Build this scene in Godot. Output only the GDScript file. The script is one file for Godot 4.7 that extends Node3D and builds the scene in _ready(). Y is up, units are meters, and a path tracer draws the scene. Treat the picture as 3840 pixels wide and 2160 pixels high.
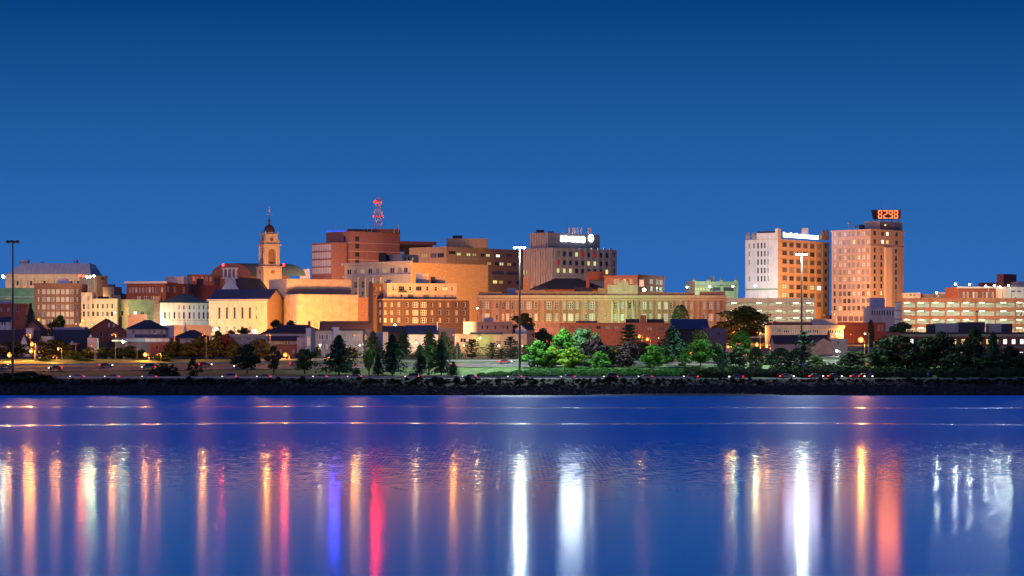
extends Node3D
# City skyline across a cove at dusk. Photograph coordinates (3840 x 2160) and a distance in metres give real places and sizes.

const FOC := 9270.0      # focal length in photograph pixels
const HZ := 1310.0       # photograph row of the horizon
const EYE := 14.0        # eye height above the water

var rng := RandomNumberGenerator.new()
var mats := {}
var meshes := {}
var tex := {}
var used_names := {}
var org := Vector3.ZERO

# ---------- places ----------
func at(x: float, y: float, d: float) -> Vector3:
	return Vector3((x - 1920.0) / FOC * d, EYE + (HZ - y) / FOC * d, -d)

const PROFILE := [[650.0, -4.0], [750.0, -0.6], [753.0, 0.15], [763.0, 2.7], [767.0, 2.9], [781.0, 4.5], [796.0, 4.75], [840.0, 6.6], [850.0, 7.4], [884.0, 10.0], [900.0, 10.4], [1000.0, 12.9], [1100.0, 17.0], [1200.0, 21.0], [1300.0, 25.5], [1450.0, 31.5], [1600.0, 36.0], [1900.0, 38.0], [9000.0, 38.0]]

func ground(d: float) -> float:
	for i in range(1, PROFILE.size()):
		if d <= PROFILE[i][0]:
			var k: float = (d - PROFILE[i - 1][0]) / (PROFILE[i][0] - PROFILE[i - 1][0])
			return lerpf(PROFILE[i - 1][1], PROFILE[i][1], clampf(k, 0, 1))
	return 38.0

func lins(a: float, b: float, n: int) -> Array:
	var r := []
	for i in n:
		r.append(a if n == 1 else lerpf(a, b, i / float(n - 1)))
	return r

func zs(list: Array, o: float, k: float) -> Array:
	var r := []
	for v in list:
		r.append(o + v * k)
	return r

# ---------- materials ----------
func base(r: float, g: float, b: float) -> Color:
	return Color(r, g, b).linear_to_srgb()

func noise_tex(key: String, freq: float, oct: int, lo: float, hi: float, sx := 1, sy := 1, seed_ := 3) -> ImageTexture:
	if tex.has(key):
		return tex[key]
	var n := FastNoiseLite.new()
	n.seed = seed_
	n.noise_type = FastNoiseLite.TYPE_SIMPLEX_SMOOTH
	n.frequency = freq
	n.fractal_octaves = oct
	var im: Image = n.get_seamless_image(256 / sx, 256 / sy)
	im.resize(256, 256, Image.INTERPOLATE_CUBIC)
	im.convert(Image.FORMAT_RGB8)
	var fine := FastNoiseLite.new()
	fine.seed = seed_ + 7
	fine.frequency = 0.35
	for y in 256:
		for x in 256:
			var v := im.get_pixel(x, y).r
			v = lerpf(lo, hi, clampf(v, 0, 1)) * (1.0 + 0.07 * fine.get_noise_2d(x, y))
			v = clampf(v, 0, 1)
			im.set_pixel(x, y, Color(v, v, v))
	im.generate_mipmaps()
	var t := ImageTexture.create_from_image(im)
	tex[key] = t
	return t

func mat(c: Color, kind := "plaster", rough := 0.85) -> StandardMaterial3D:
	var key := "%s_%s_%.2f" % [c.to_html(), kind, rough]
	if mats.has(key):
		return mats[key]
	var m := StandardMaterial3D.new()
	m.albedo_color = c
	m.roughness = rough
	m.uv1_triplanar = true
	m.uv1_world_triplanar = true
	match kind:
		"brick":
			m.albedo_texture = noise_tex("brick", 0.03, 5, 0.78, 1.10, 1, 1, 5)
			m.uv1_scale = Vector3.ONE * 0.11
		"plaster":
			m.albedo_texture = noise_tex("plaster", 0.02, 4, 0.86, 1.05, 1, 1, 9)
			m.uv1_scale = Vector3.ONE * 0.05
		"streak":
			m.albedo_texture = noise_tex("streak", 0.025, 4, 0.88, 1.05, 1, 4, 12)
			m.uv1_scale = Vector3.ONE * 0.06
		"roof":
			m.albedo_texture = noise_tex("roof", 0.06, 4, 0.55, 1.15, 1, 1, 21)
			m.uv1_scale = Vector3.ONE * 0.16
		"soil":
			m.albedo_texture = noise_tex("soil", 0.03, 6, 0.35, 1.25, 1, 1, 31)
			m.uv1_scale = Vector3.ONE * 0.03
		"plain":
			m.uv1_triplanar = false
			m.uv1_world_triplanar = false
	mats[key] = m
	return m

func metal(c: Color, rough := 0.45) -> StandardMaterial3D:
	var m := mat(c, "plain", rough)
	m.metallic = 0.6
	return m

func glow(c: Color, e: float) -> StandardMaterial3D:
	var key := "glow_%s_%.2f" % [c.to_html(), e]
	if mats.has(key):
		return mats[key]
	var m := StandardMaterial3D.new()
	m.albedo_color = Color(0.05, 0.05, 0.05)
	m.emission_enabled = true
	m.emission = c
	m.emission_energy_multiplier = e
	mats[key] = m
	return m

func glass(kind: String) -> StandardMaterial3D:
	if mats.has("g_" + kind):
		return mats["g_" + kind]
	var m := StandardMaterial3D.new()
	match kind:
		"dark":
			m.albedo_color = base(0.018, 0.022, 0.03); m.roughness = 0.12
		"dusk":
			m.albedo_color = base(0.10, 0.10, 0.13); m.roughness = 0.2  # lavender grey: sky reflection put into the pane colour
		"blind":
			m.albedo_color = base(0.55, 0.50, 0.44); m.roughness = 0.5
		"half":
			m.albedo_color = base(0.24, 0.22, 0.21); m.roughness = 0.35
		"warm":
			m.albedo_color = base(0.1, 0.1, 0.1); m.emission_enabled = true; m.emission = Color(1.0, 0.86, 0.52); m.emission_energy_multiplier = 1.15
		"pale":
			m.albedo_color = base(0.1, 0.1, 0.1); m.emission_enabled = true; m.emission = Color(0.93, 0.95, 0.62); m.emission_energy_multiplier = 0.75
		"dim":
			m.albedo_color = base(0.1, 0.1, 0.1); m.emission_enabled = true; m.emission = Color(1.0, 0.8, 0.5); m.emission_energy_multiplier = 0.38
		"white":
			m.albedo_color = base(0.1, 0.1, 0.1); m.emission_enabled = true; m.emission = Color(1.0, 0.97, 0.9); m.emission_energy_multiplier = 1.7
		"red":
			m.albedo_color = base(0.1, 0.02, 0.02); m.emission_enabled = true; m.emission = Color(1.0, 0.12, 0.2); m.emission_energy_multiplier = 0.3
	mats["g_" + kind] = m
	return m

# ---------- mesh collector: vertices are world places, stored relative to org ----------
class Geo:
	var v := PackedVector3Array()
	var n := PackedVector3Array()
	var c := PackedColorArray()
	var i := PackedInt32Array()
	func quad(a: Vector3, b: Vector3, cc: Vector3, d: Vector3, nn: Vector3) -> void:
		var k := v.size()
		v.append(a); v.append(b); v.append(cc); v.append(d)
		for q in 4:
			n.append(nn)
		if (b - a).cross(cc - a).dot(nn) > 0:
			for q in [0, 2, 1, 0, 3, 2]:
				i.append(k + q)
		else:
			for q in [0, 1, 2, 0, 2, 3]:
				i.append(k + q)
	func tri(a: Vector3, b: Vector3, cc: Vector3, nn: Vector3) -> void:
		var k := v.size()
		v.append(a); v.append(b); v.append(cc)
		for q in 3:
			n.append(nn)
		if (b - a).cross(cc - a).dot(nn) > 0:
			for q in [0, 2, 1]:
				i.append(k + q)
		else:
			for q in [0, 1, 2]:
				i.append(k + q)
	# eight corners: 0-3 bottom ring, 4-7 top ring
	func hexa(p: Array) -> void:
		var mid := Vector3.ZERO
		for q in p:
			mid += q / 8.0
		for f in [[0, 1, 2, 3], [4, 5, 6, 7], [0, 1, 5, 4], [1, 2, 6, 5], [2, 3, 7, 6], [3, 0, 4, 7]]:
			var a: Vector3 = p[f[0]]; var b: Vector3 = p[f[1]]; var cc: Vector3 = p[f[2]]; var d: Vector3 = p[f[3]]
			var nn := (cc - a).cross(d - b)
			if nn.length() < 1e-9:
				continue
			nn = nn.normalized()
			if nn.dot((a + b + cc + d) / 4.0 - mid) < 0:
				nn = -nn
			quad(a, b, cc, d, nn)
	func box(ctr: Vector3, size: Vector3, u := Vector3.RIGHT, w := Vector3.BACK) -> void:
		var h := size / 2.0
		var up := Vector3.UP * h.y
		var a := u * h.x
		var b := w * h.z
		hexa([ctr - a - b - up, ctr + a - b - up, ctr + a + b - up, ctr - a + b - up, ctr - a - b + up, ctr + a - b + up, ctr + a + b + up, ctr - a + b + up])
	# smooth tapered tube along a list of points with radii
	func tube(pts: Array, rad: Array, sides := 8) -> void:
		var k0 := v.size()
		for j in pts.size():
			var dir: Vector3 = (pts[mini(j + 1, pts.size() - 1)] - pts[maxi(j - 1, 0)]).normalized()
			var x := dir.cross(Vector3.FORWARD if absf(dir.z) < 0.9 else Vector3.RIGHT).normalized()
			var y := dir.cross(x)
			for s in sides:
				var an := TAU * s / sides
				var nn := x * cos(an) + y * sin(an)
				v.append(pts[j] + nn * rad[j])
				n.append(nn)
		for j in pts.size() - 1:
			for s in sides:
				var a := k0 + j * sides + s
				var b := k0 + j * sides + (s + 1) % sides
				var cc := b + sides
				var d := a + sides
				var fn := (v[b] - v[a]).cross(v[cc] - v[a])
				if fn.dot(n[a]) > 0:
					i.append_array(PackedInt32Array([a, cc, b, a, d, cc]))
				else:
					i.append_array(PackedInt32Array([a, b, cc, a, cc, d]))
	# lathe about a vertical axis: profile of [radius, height]
	func lathe(ctr: Vector3, prof: Array, sides := 16) -> void:
		for j in prof.size() - 1:
			var r0: float = prof[j][0]; var r1: float = prof[j + 1][0]
			var y0: float = prof[j][1]; var y1: float = prof[j + 1][1]
			for s in sides:
				var a0 := TAU * s / sides
				var a1 := TAU * (s + 1) / sides
				var p := [Vector3(cos(a0) * r0, y0, sin(a0) * r0), Vector3(cos(a1) * r0, y0, sin(a1) * r0), Vector3(cos(a1) * r1, y1, sin(a1) * r1), Vector3(cos(a0) * r1, y1, sin(a0) * r1)]
				var am := (a0 + a1) / 2
				var nn := Vector3(cos(am) * (y1 - y0), r0 - r1, sin(am) * (y1 - y0))
				if y1 < y0:
					nn = -nn
				if nn.length() < 1e-8:
					continue
				nn = nn.normalized()
				quad(ctr + p[0], ctr + p[1], ctr + p[2], ctr + p[3], nn)
	func ball(ctr: Vector3, r: float, sides := 10) -> void:
		var prof := []
		for j in 7:
			var a := -PI / 2 + PI * j / 6.0
			prof.append([maxf(cos(a) * r, 0.001), sin(a) * r])
		lathe(ctr, prof, sides)
	func mesh(off := Vector3.ZERO) -> ArrayMesh:
		var m := ArrayMesh.new()
		add_to(m, off)
		return m
	func add_to(m: ArrayMesh, off := Vector3.ZERO) -> void:
		var vv := v
		if off != Vector3.ZERO:
			vv = PackedVector3Array()
			for q in v:
				vv.append(q - off)
		var arr := []
		arr.resize(Mesh.ARRAY_MAX)
		arr[Mesh.ARRAY_VERTEX] = vv
		arr[Mesh.ARRAY_NORMAL] = n
		if c.size() == v.size():
			arr[Mesh.ARRAY_COLOR] = c
		arr[Mesh.ARRAY_INDEX] = i
		m.add_surface_from_arrays(Mesh.PRIMITIVE_TRIANGLES, arr)

func numbered(called: String) -> String:
	var k: int = used_names.get(called, 0)
	used_names[called] = k + 1
	return called if k == 0 else "%s_%03d" % [called, k]

func thing(called: String, label: String, category: String, where: Vector3, group := "") -> Node3D:
	var o := Node3D.new()
	o.name = numbered(called)
	add_child(o)
	o.position = where
	o.set_meta("label", label)
	o.set_meta("category", category)
	if group != "":
		o.set_meta("group", group)
	org = where
	return o

func part(parent: Node3D, called: String, g: Geo, m: Material, off = null) -> MeshInstance3D:
	var o := MeshInstance3D.new()
	o.name = called
	o.mesh = g.mesh(org if off == null else off)
	o.mesh.surface_set_material(0, m)
	parent.add_child(o, true)
	return o

func setting(called: String, g: Geo, m: Material) -> MeshInstance3D:
	var o := MeshInstance3D.new()
	o.name = numbered(called)
	o.mesh = g.mesh()
	o.mesh.surface_set_material(0, m)
	o.set_meta("kind", "structure")
	add_child(o)
	return o

# ---------- buildings ----------
# A box whose near corner stands at photograph column xc and distance d; its left face runs off to column xl, its right face to column xr.
# turn: angle in degrees between the left face and the picture plane (0: left face is square on, 90: right face is square on).
class Block:
	var node: Node3D
	var org: Vector3
	var c: Vector3
	var u: Vector3
	var w: Vector3
	var a: float
	var b: float
	var y0: float
	var y1: float
	var holes := {"l": [], "r": []}
	var wall: Material
	var wall_l: Material
	func face(f: String) -> Dictionary:   # o: lower left corner seen from outside, t: along, n: outward
		if f == "l":
			return {"o": Vector3(c.x, y0, c.z) + u * a, "t": -u, "n": -w, "len": a}
		return {"o": Vector3(c.x, y0, c.z), "t": w, "n": -u, "len": b}

func block(called: String, label: String, category: String, xl: float, xc: float, xr: float, yt: float, d: float, turn: float, wall: Material, dep := 18.0, y_base = null, group := "") -> Block:
	var k := Block.new()
	var th := deg_to_rad(turn)
	k.u = Vector3(-cos(th), 0, -sin(th))
	k.w = Vector3(sin(th), 0, -cos(th))
	var p := at(xc, yt, d)
	var tl := (xl - 1920.0) / FOC
	var tr := (xr - 1920.0) / FOC
	k.a = dep if absf(xc - xl) < 0.5 else (p.x - tl * d) / (cos(th) + tl * sin(th))
	k.b = dep if absf(xc - xr) < 0.5 else (tr * d - p.x) / (sin(th) - tr * cos(th))
	k.y0 = ground(d) - 1.5 if y_base == null else y_base
	k.y1 = p.y
	k.c = Vector3(p.x, k.y0, p.z)
	k.org = k.c + (k.u * k.a + k.w * k.b) / 2.0
	k.node = thing(called, label, category, k.org, group)
	k.wall = wall
	k.wall_l = wall
	return k

func on_face(k: Block, f: String, x: float, y: float) -> Vector2:
	var fc := k.face(f)
	var dir := Vector3((x - 1920.0) / FOC, (HZ - y) / FOC, -1)
	var eye := Vector3(0, EYE, 0)
	var o: Vector3 = fc.o
	var n: Vector3 = fc.n
	var s := (o - eye).dot(n) / dir.dot(n)
	var q := eye + dir * s - o
	return Vector2(q.dot(fc.t), q.y)

func window_mesh(w: float, h: float, panes: int, bars: int, frame: Material, gl: Material) -> Array:
	w = snappedf(w, 0.05); h = snappedf(h, 0.05)
	var key := "win_%.2f_%.2f_%d_%d_%d_%d" % [w, h, panes, bars, frame.get_instance_id(), gl.get_instance_id()]
	if meshes.has(key):
		return meshes[key]
	var g := Geo.new()
	var fr := clampf(w * 0.07, 0.06, 0.16)
	g.box(Vector3(0, h / 2 - fr / 2, 0), Vector3(w, fr, 0.12))
	g.box(Vector3(0, -h / 2 + fr / 2, 0.03), Vector3(w, fr, 0.18))
	for s in [-1, 1]:
		g.box(Vector3(s * (w / 2 - fr / 2), 0, 0), Vector3(fr, h - 2 * fr, 0.12))
	for j in range(1, panes):
		g.box(Vector3(-w / 2 + w * j / panes, 0, 0.005), Vector3(fr * 1.4, h - 2 * fr, 0.11))
	for j in range(1, bars + 1):
		g.box(Vector3(0, -h / 2 + h * j / (bars + 1), 0.012), Vector3(w - 2 * fr, fr * 0.8, 0.1))
	var m := g.mesh()
	m.surface_set_material(0, frame)
	var gg := Geo.new()
	gg.quad(Vector3(-w / 2 + fr, -h / 2 + fr, -0.02), Vector3(w / 2 - fr, -h / 2 + fr, -0.02), Vector3(w / 2 - fr, h / 2 - fr, -0.02), Vector3(-w / 2 + fr, h / 2 - fr, -0.02), Vector3.BACK)
	var pm := gg.mesh()
	pm.surface_set_material(0, gl)
	meshes[key] = [m, pm]
	return meshes[key]

# windows in columns xs and rows ys (photograph), w x h photograph pixels; looks: letters, one per window row by row (d dark, u dusk, b blind, h half, w warm, p pale, m dim, W white, r red), or a mix to draw from
const LOOK := {"d": "dark", "u": "dusk", "b": "blind", "h": "half", "w": "warm", "p": "pale", "m": "dim", "W": "white", "r": "red"}
func windows(k: Block, f: String, xs: Array, ys: Array, w: float, h: float, looks := "ddub", panes := 2, bars := 1, frame: Material = null, called := "window") -> void:
	var fc := k.face(f)
	if frame == null:
		frame = mat(base(0.3, 0.28, 0.26), "plain", 0.6)
	var xm: float = xs[xs.size() / 2]
	var exact := looks.length() == xs.size() * ys.size()
	var n := 0
	var vs := []
	var c0 := on_face(k, f, xm - w / 2, ys[0])
	var c1 := on_face(k, f, xm + w / 2, ys[0])
	var ww := snappedf(c1.x - c0.x, 0.05)
	var hh := snappedf(on_face(k, f, xm, ys[0] - h / 2).y - on_face(k, f, xm, ys[0] + h / 2).y, 0.05)
	for y in ys:
		var v := on_face(k, f, xm, y).y
		for x in xs:
			var uu := on_face(k, f, x, y).x
			var ch := looks[n] if exact else looks[rng.randi() % looks.length()]
			n += 1
			if ch == ".":
				continue
			k.holes[f].append(Rect2(uu - ww / 2, v - hh / 2, ww, hh))
			var o := MeshInstance3D.new()
			o.name = called
			var wm := window_mesh(ww, hh, panes, bars, frame, glass(LOOK[ch]))
			o.mesh = wm[0]
			k.node.add_child(o, true)
			var pn := MeshInstance3D.new()
			pn.name = "pane"
			pn.mesh = wm[1]
			o.add_child(pn, true)
			var pos: Vector3 = fc.o + fc.t * uu + Vector3.UP * v - fc.n * 0.22
			o.transform = Transform3D(Basis(fc.t, Vector3.UP, fc.n), pos - k.org)

func recess(k: Block, f: String, x0: float, x1: float, y0: float, y1: float) -> Rect2:
	var p := on_face(k, f, x0, y1)
	var q := on_face(k, f, x1, y0)
	return Rect2(p.x, p.y, q.x - p.x, q.y - p.y)

func holed_wall(g: Geo, fc: Dictionary, h: float, holes: Array, deep := 0.3) -> void:
	var us := {0.0: 1, snappedf(fc.len, 0.001): 1}
	var vs := {0.0: 1, snappedf(h, 0.001): 1}
	for r in holes:
		us[snappedf(r.position.x, 0.001)] = 1; us[snappedf(r.end.x, 0.001)] = 1
		vs[snappedf(r.position.y, 0.001)] = 1; vs[snappedf(r.end.y, 0.001)] = 1
	var ul := us.keys(); ul.sort()
	var vl := vs.keys(); vl.sort()
	var pt := func(x: float, y: float, z: float) -> Vector3: return fc.o + fc.t * x + Vector3.UP * y - fc.n * z
	for a in ul.size() - 1:
		if ul[a] < -0.001 or ul[a + 1] > fc.len + 0.001:
			continue
		var col := []
		var um: float = (ul[a] + ul[a + 1]) / 2
		for r in holes:
			if r.position.x < um and r.end.x > um:
				col.append(r)
		var start := -1
		for b in vl.size() - 1:
			var vm: float = (vl[b] + vl[b + 1]) / 2
			var open := vm < 0 or vm > h
			for r in col:
				if r.position.y < vm and r.end.y > vm:
					open = true
					break
			if not open and start < 0:
				start = b
			if (open or b == vl.size() - 2) and start >= 0:
				var e: int = b if open else b + 1
				g.quad(pt.call(ul[a], vl[start], 0), pt.call(ul[a + 1], vl[start], 0), pt.call(ul[a + 1], vl[e], 0), pt.call(ul[a], vl[e], 0), fc.n)
				start = -1
	for r in holes:
		var x0: float = r.position.x; var x1: float = r.end.x; var y0: float = r.position.y; var y1: float = r.end.y
		g.quad(pt.call(x0, y0, 0), pt.call(x0, y1, 0), pt.call(x0, y1, deep), pt.call(x0, y0, deep), fc.t)
		g.quad(pt.call(x1, y0, 0), pt.call(x1, y1, 0), pt.call(x1, y1, deep), pt.call(x1, y0, deep), -fc.t)
		g.quad(pt.call(x0, y0, 0), pt.call(x1, y0, 0), pt.call(x1, y0, deep), pt.call(x0, y0, deep), Vector3.UP)
		g.quad(pt.call(x0, y1, 0), pt.call(x1, y1, 0), pt.call(x1, y1, deep), pt.call(x0, y1, deep), Vector3.DOWN)

# walls, then the roof: flat, or gable / hip with the ridge along face l or r at photograph row yr
func close(k: Block, roof := "flat", roof_mat: Material = null, yr := 0.0, ridge := "r", over := 0.45) -> void:
	org = k.org
	if roof_mat == null:
		roof_mat = mat(base(0.05, 0.05, 0.055), "roof")
	var h := k.y1 - k.y0
	for f in ["l", "r"]:
		var g := Geo.new()
		holed_wall(g, k.face(f), h, k.holes[f])
		part(k.node, "wall", g, k.wall_l if f == "l" else k.wall)
	var up := Vector3.UP
	var p00 := Vector3(k.c.x, k.y1, k.c.z)
	var p10 := p00 + k.u * k.a
	var p11 := p10 + k.w * k.b
	var p01 := p00 + k.w * k.b
	var bk := Geo.new()
	bk.quad(p10 - up * h, p11 - up * h, p11, p10, k.u)
	bk.quad(p01 - up * h, p11 - up * h, p11, p01, k.w)
	part(k.node, "wall", bk, k.wall)
	if roof == "flat":
		var g := Geo.new()
		g.quad(p00 - up * 0.5, p10 - up * 0.5, p11 - up * 0.5, p01 - up * 0.5, up)
		part(k.node, "roof", g, roof_mat)
		var cp := Geo.new()
		var t := 0.22
		for e in [[p00, p10, k.w], [p01, p11, -k.w], [p00, p01, k.u], [p10, p11, -k.u]]:
			var q0: Vector3 = e[0]; var q1: Vector3 = e[1]; var inn: Vector3 = e[2]
			var al := (q1 - q0).normalized()
			var ex := 0.06 if (inn == k.w or inn == -k.w) else -0.36
			cp.hexa([q0 - al * ex - inn * 0.06 + up * 0.001, q1 + al * ex - inn * 0.06 + up * 0.001, q1 + al * ex + inn * 0.36 + up * 0.001, q0 - al * ex + inn * 0.36 + up * 0.001, q0 - al * ex - inn * 0.06 + up * t, q1 + al * ex - inn * 0.06 + up * t, q1 + al * ex + inn * 0.36 + up * t, q0 - al * ex + inn * 0.36 + up * t])
		part(k.node, "coping", cp, k.wall)
		return
	# pitched: s runs along the ridge, q across it
	var along := k.w if ridge == "r" else k.u
	var across := k.u if ridge == "r" else k.w
	var la := k.b if ridge == "r" else k.a
	var lc := k.a if ridge == "r" else k.b
	var mid := p00 + across * lc / 2 + along * la / 2
	var ry := EYE + (HZ - yr) / FOC * (-mid.z)
	var rise := maxf(ry - k.y1, 0.3)
	var drop := rise / (lc / 2) * over
	var g2 := Geo.new()
	var th := 0.22
	if roof == "gable":
		for s in [0, 1]:
			var e0 := p00 + across * (-over if s == 0 else lc + over) - up * drop - along * over
			var r0 := p00 + across * lc / 2 + up * rise - along * over
			var dl := along * (la + 2 * over)
			g2.hexa([e0, e0 + dl, r0 + dl, r0, e0 + up * th, e0 + dl + up * th, r0 + dl + up * th, r0 + up * th])
		part(k.node, "roof", g2, roof_mat)
		for s in [0, 1]:
			var gg := Geo.new()
			var q := p00 + along * (0.0 if s == 0 else la)
			gg.tri(q, q + across * lc, q + across * lc / 2 + up * rise, -along if s == 0 else along)
			part(k.node, "gable", gg, k.wall)
	else:
		var ins := minf(lc / 2, la * 0.42)
		var e00 := p00 - across * over - along * over - up * drop
		var e10 := p00 + across * (lc + over) - along * over - up * drop
		var e11 := p00 + across * (lc + over) + along * (la + over) - up * drop
		var e01 := p00 - across * over + along * (la + over) - up * drop
		var r0 := p00 + across * lc / 2 + along * ins + up * rise
		var r1 := p00 + across * lc / 2 + along * (la - ins) + up * rise
		for f in [[e00, e01, r1, r0], [e10, e11, r1, r0], [e00, e10, r0, r0], [e01, e11, r1, r1]]:
			var nn: Vector3 = (f[1] - f[0]).cross(f[2] - f[0]).normalized()
			if nn.y < 0:
				nn = -nn
			if f[2] == f[3]:
				g2.tri(f[0], f[1], f[2], nn)
			else:
				g2.quad(f[0], f[1], f[2], f[3], nn)
		g2.quad(e00, e10, e11, e01, Vector3.DOWN)
		part(k.node, "roof", g2, roof_mat)

# a ledge or band along a face (or both) at photograph rows y0..y1, standing out by out metres
func band(k: Block, faces: String, y0: float, y1: float, out: float, m: Material, called := "cornice") -> void:
	org = k.org
	var g := Geo.new()
	for f in faces:
		var fc := k.face(f)
		var xr := 0.0
		var mid: Vector3 = fc.o + fc.t * fc.len / 2
		xr = 1920 + mid.x / -mid.z * FOC
		var v0 := on_face(k, f, xr, y1).y
		var v1 := on_face(k, f, xr, y0).y
		var ext := out if f == "r" or faces.length() == 1 else 0.0
		var a: Vector3 = fc.o + fc.t * -(ext if f == "r" else out) + fc.n * out
		var b: Vector3 = fc.o + fc.t * (fc.len + (out if f == "r" or faces.length() == 1 else 0.0)) + fc.n * out
		var inn: Vector3 = fc.n * (out + 0.02)
		if f == "l":
			inn = fc.n * (out - 0.003)
		else:
			inn = fc.n * (out - 0.003)
		g.hexa([a + Vector3.UP * v0, b + Vector3.UP * v0, b - inn + Vector3.UP * v0, a - inn + Vector3.UP * v0, a + Vector3.UP * v1, b + Vector3.UP * v1, b - inn + Vector3.UP * v1, a - inn + Vector3.UP * v1])
	part(k.node, called, g, m)

# an upright slab on a face between photograph columns and rows (pilaster, panel, bay), standing out by out metres
func slab(k: Block, f: String, x0: float, x1: float, y0: float, y1: float, out: float, m: Material, called := "pilaster", inset := 0.003) -> MeshInstance3D:
	org = k.org
	var fc := k.face(f)
	var p := on_face(k, f, x0, (y0 + y1) / 2)
	var q := on_face(k, f, x1, (y0 + y1) / 2)
	var xm := (x0 + x1) / 2
	var v0 := on_face(k, f, xm, y1).y
	var v1 := on_face(k, f, xm, y0).y
	var g := Geo.new()
	g.box(fc.o + fc.t * (p.x + q.x) / 2 + Vector3.UP * (v0 + v1) / 2 + fc.n * (out / 2 + inset), Vector3(q.x - p.x, v1 - v0, out), fc.t, fc.n)
	return part(k.node, called, g, m)

# a box square to the picture between photograph columns and rows at distance d, part of a thing
func pbox(parent: Node3D, o: Vector3, called: String, x0: float, x1: float, y0: float, y1: float, d: float, dep: float, m: Material) -> MeshInstance3D:
	org = o
	var p := at(x0, y1, d)
	var q := at(x1, y0, d)
	var g := Geo.new()
	g.box(Vector3((p.x + q.x) / 2, (p.y + q.y) / 2, -d - dep / 2), Vector3(q.x - p.x, q.y - p.y, dep))
	return part(parent, called, g, m)

# ---------- lights ----------
func omni(parent: Node3D, pos: Vector3, c: Color, e: float, size := 0.2) -> void:
	var l := OmniLight3D.new()
	l.name = "light"
	l.light_color = c
	l.light_energy = e
	l.light_size = size
	l.omni_range = 400
	l.omni_attenuation = 2
	l.shadow_enabled = true
	parent.add_child(l, true)
	l.position = pos

func spot(parent: Node3D, pos: Vector3, c: Color, e: float, half: float, aim := Vector3.DOWN) -> void:
	var l := SpotLight3D.new()
	l.name = "light"
	l.light_color = c
	l.light_energy = e
	l.light_size = 0.3
	l.spot_range = 400
	l.spot_attenuation = 2
	l.spot_angle = half
	l.spot_angle_attenuation = 0.5
	l.shadow_enabled = true
	parent.add_child(l, true)
	l.position = pos
	l.basis = Basis.looking_at(aim, Vector3.UP if absf(aim.y) < 0.9 else Vector3.FORWARD)

const SODIUM := Color(1.0, 0.62, 0.27)
const AMBER := Color(1.0, 0.79, 0.56)
const GLOWING := Color(1.0, 0.68, 0.36)
const COOL := Color(0.93, 1.0, 0.95)
const MERCURY := Color(0.82, 1.0, 0.80)

func bulb(c: Color, flood: bool) -> Material:
	if c.b < 0.4 and c.g > 0.4:
		return glow(Color(1.0, 0.46, 0.09), 3.4)
	return glow(c, 4.0 if flood else 40.0)

# street lamp with its head at photograph (x, y), distance d: pole on the ground, arm, hood and bulb
func street_lamp(label: String, group: String, x: float, y: float, d: float, c: Color, e: float, r := 0.22, called := "street_lamp", side := 1.0, foot_y = null, flood := false) -> void:
	var head := at(x, y, d)
	var foot := Vector3(head.x + side * 1.3, ground(d) - 0.3 if foot_y == null else foot_y, head.z)
	var o := thing(called, label, called.replace("_", " "), foot, group)
	var h := head.y - foot.y
	var steel := metal(base(0.16, 0.15, 0.14), 0.5)
	var g := Geo.new()
	g.tube([foot, foot + Vector3.UP * h * 0.5, foot + Vector3.UP * (h + 0.25)], [0.14, 0.11, 0.07], 8)
	part(o, "pole", g, steel)
	var a := Geo.new()
	a.tube([foot + Vector3.UP * (h + 0.2), foot + Vector3(-side * 0.6, h + 0.5, 0), head + Vector3(side * 0.2, 0.42, 0)], [0.06, 0.05, 0.05], 6)
	part(o, "arm", a, steel)
	var hd := Geo.new()
	hd.box(head + Vector3(0, r + 0.16, 0), Vector3(0.7, 0.16, 0.4))
	part(o, "hood", hd, steel)
	var b := Geo.new()
	b.ball(head, r)
	part(o, "bulb", b, bulb(c, flood))
	if flood:
		spot(o, head - foot + Vector3(0, 0, -0.3), c, e, 84.0, Vector3(0, 0.12, -1))
		return
	omni(o, head - foot + (Vector3.ZERO if r < 0.25 else Vector3(0, -0.1, r + 0.12)), c, e, minf(r, 0.24))

# the same by height above the ground
func lamp_h(label: String, group: String, x: float, d: float, h: float, c: Color, e: float, called := "street_lamp", flood := false) -> void:
	street_lamp(label, group, x, HZ - (ground(d) + h - EYE) * FOC / d, d, c, e, 0.22, called, 1.0, null, flood)

# wall lamp on a short bracket at photograph (x, y), distance d
func wall_lamp(label: String, x: float, y: float, d: float, c: Color, e: float, r := 0.22, group := "", out := 1.2) -> void:
	var p := at(x, y, d)
	var o := thing("wall_lamp", label, "wall lamp", p - Vector3(0, 0, out), group)
	var g := Geo.new()
	g.tube([p + Vector3(0, 0.3, -out), p + Vector3(0, 0.34, 0)], [0.05, 0.04], 6)
	g.box(p + Vector3(0, 0.3, 0), Vector3(0.5, 0.1, 0.4))
	g.box(p + Vector3(0, 0.3, -out), Vector3(0.3, 0.5, 0.1))
	part(o, "bracket", g, metal(base(0.12, 0.12, 0.12)))
	var b := Geo.new()
	b.ball(p, r)
	part(o, "bulb", b, bulb(c, false))
	omni(o, p - o.position + (Vector3.ZERO if r < 0.25 else Vector3(0, 0, r + 0.1)), c, e, minf(r, 0.24))

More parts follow.
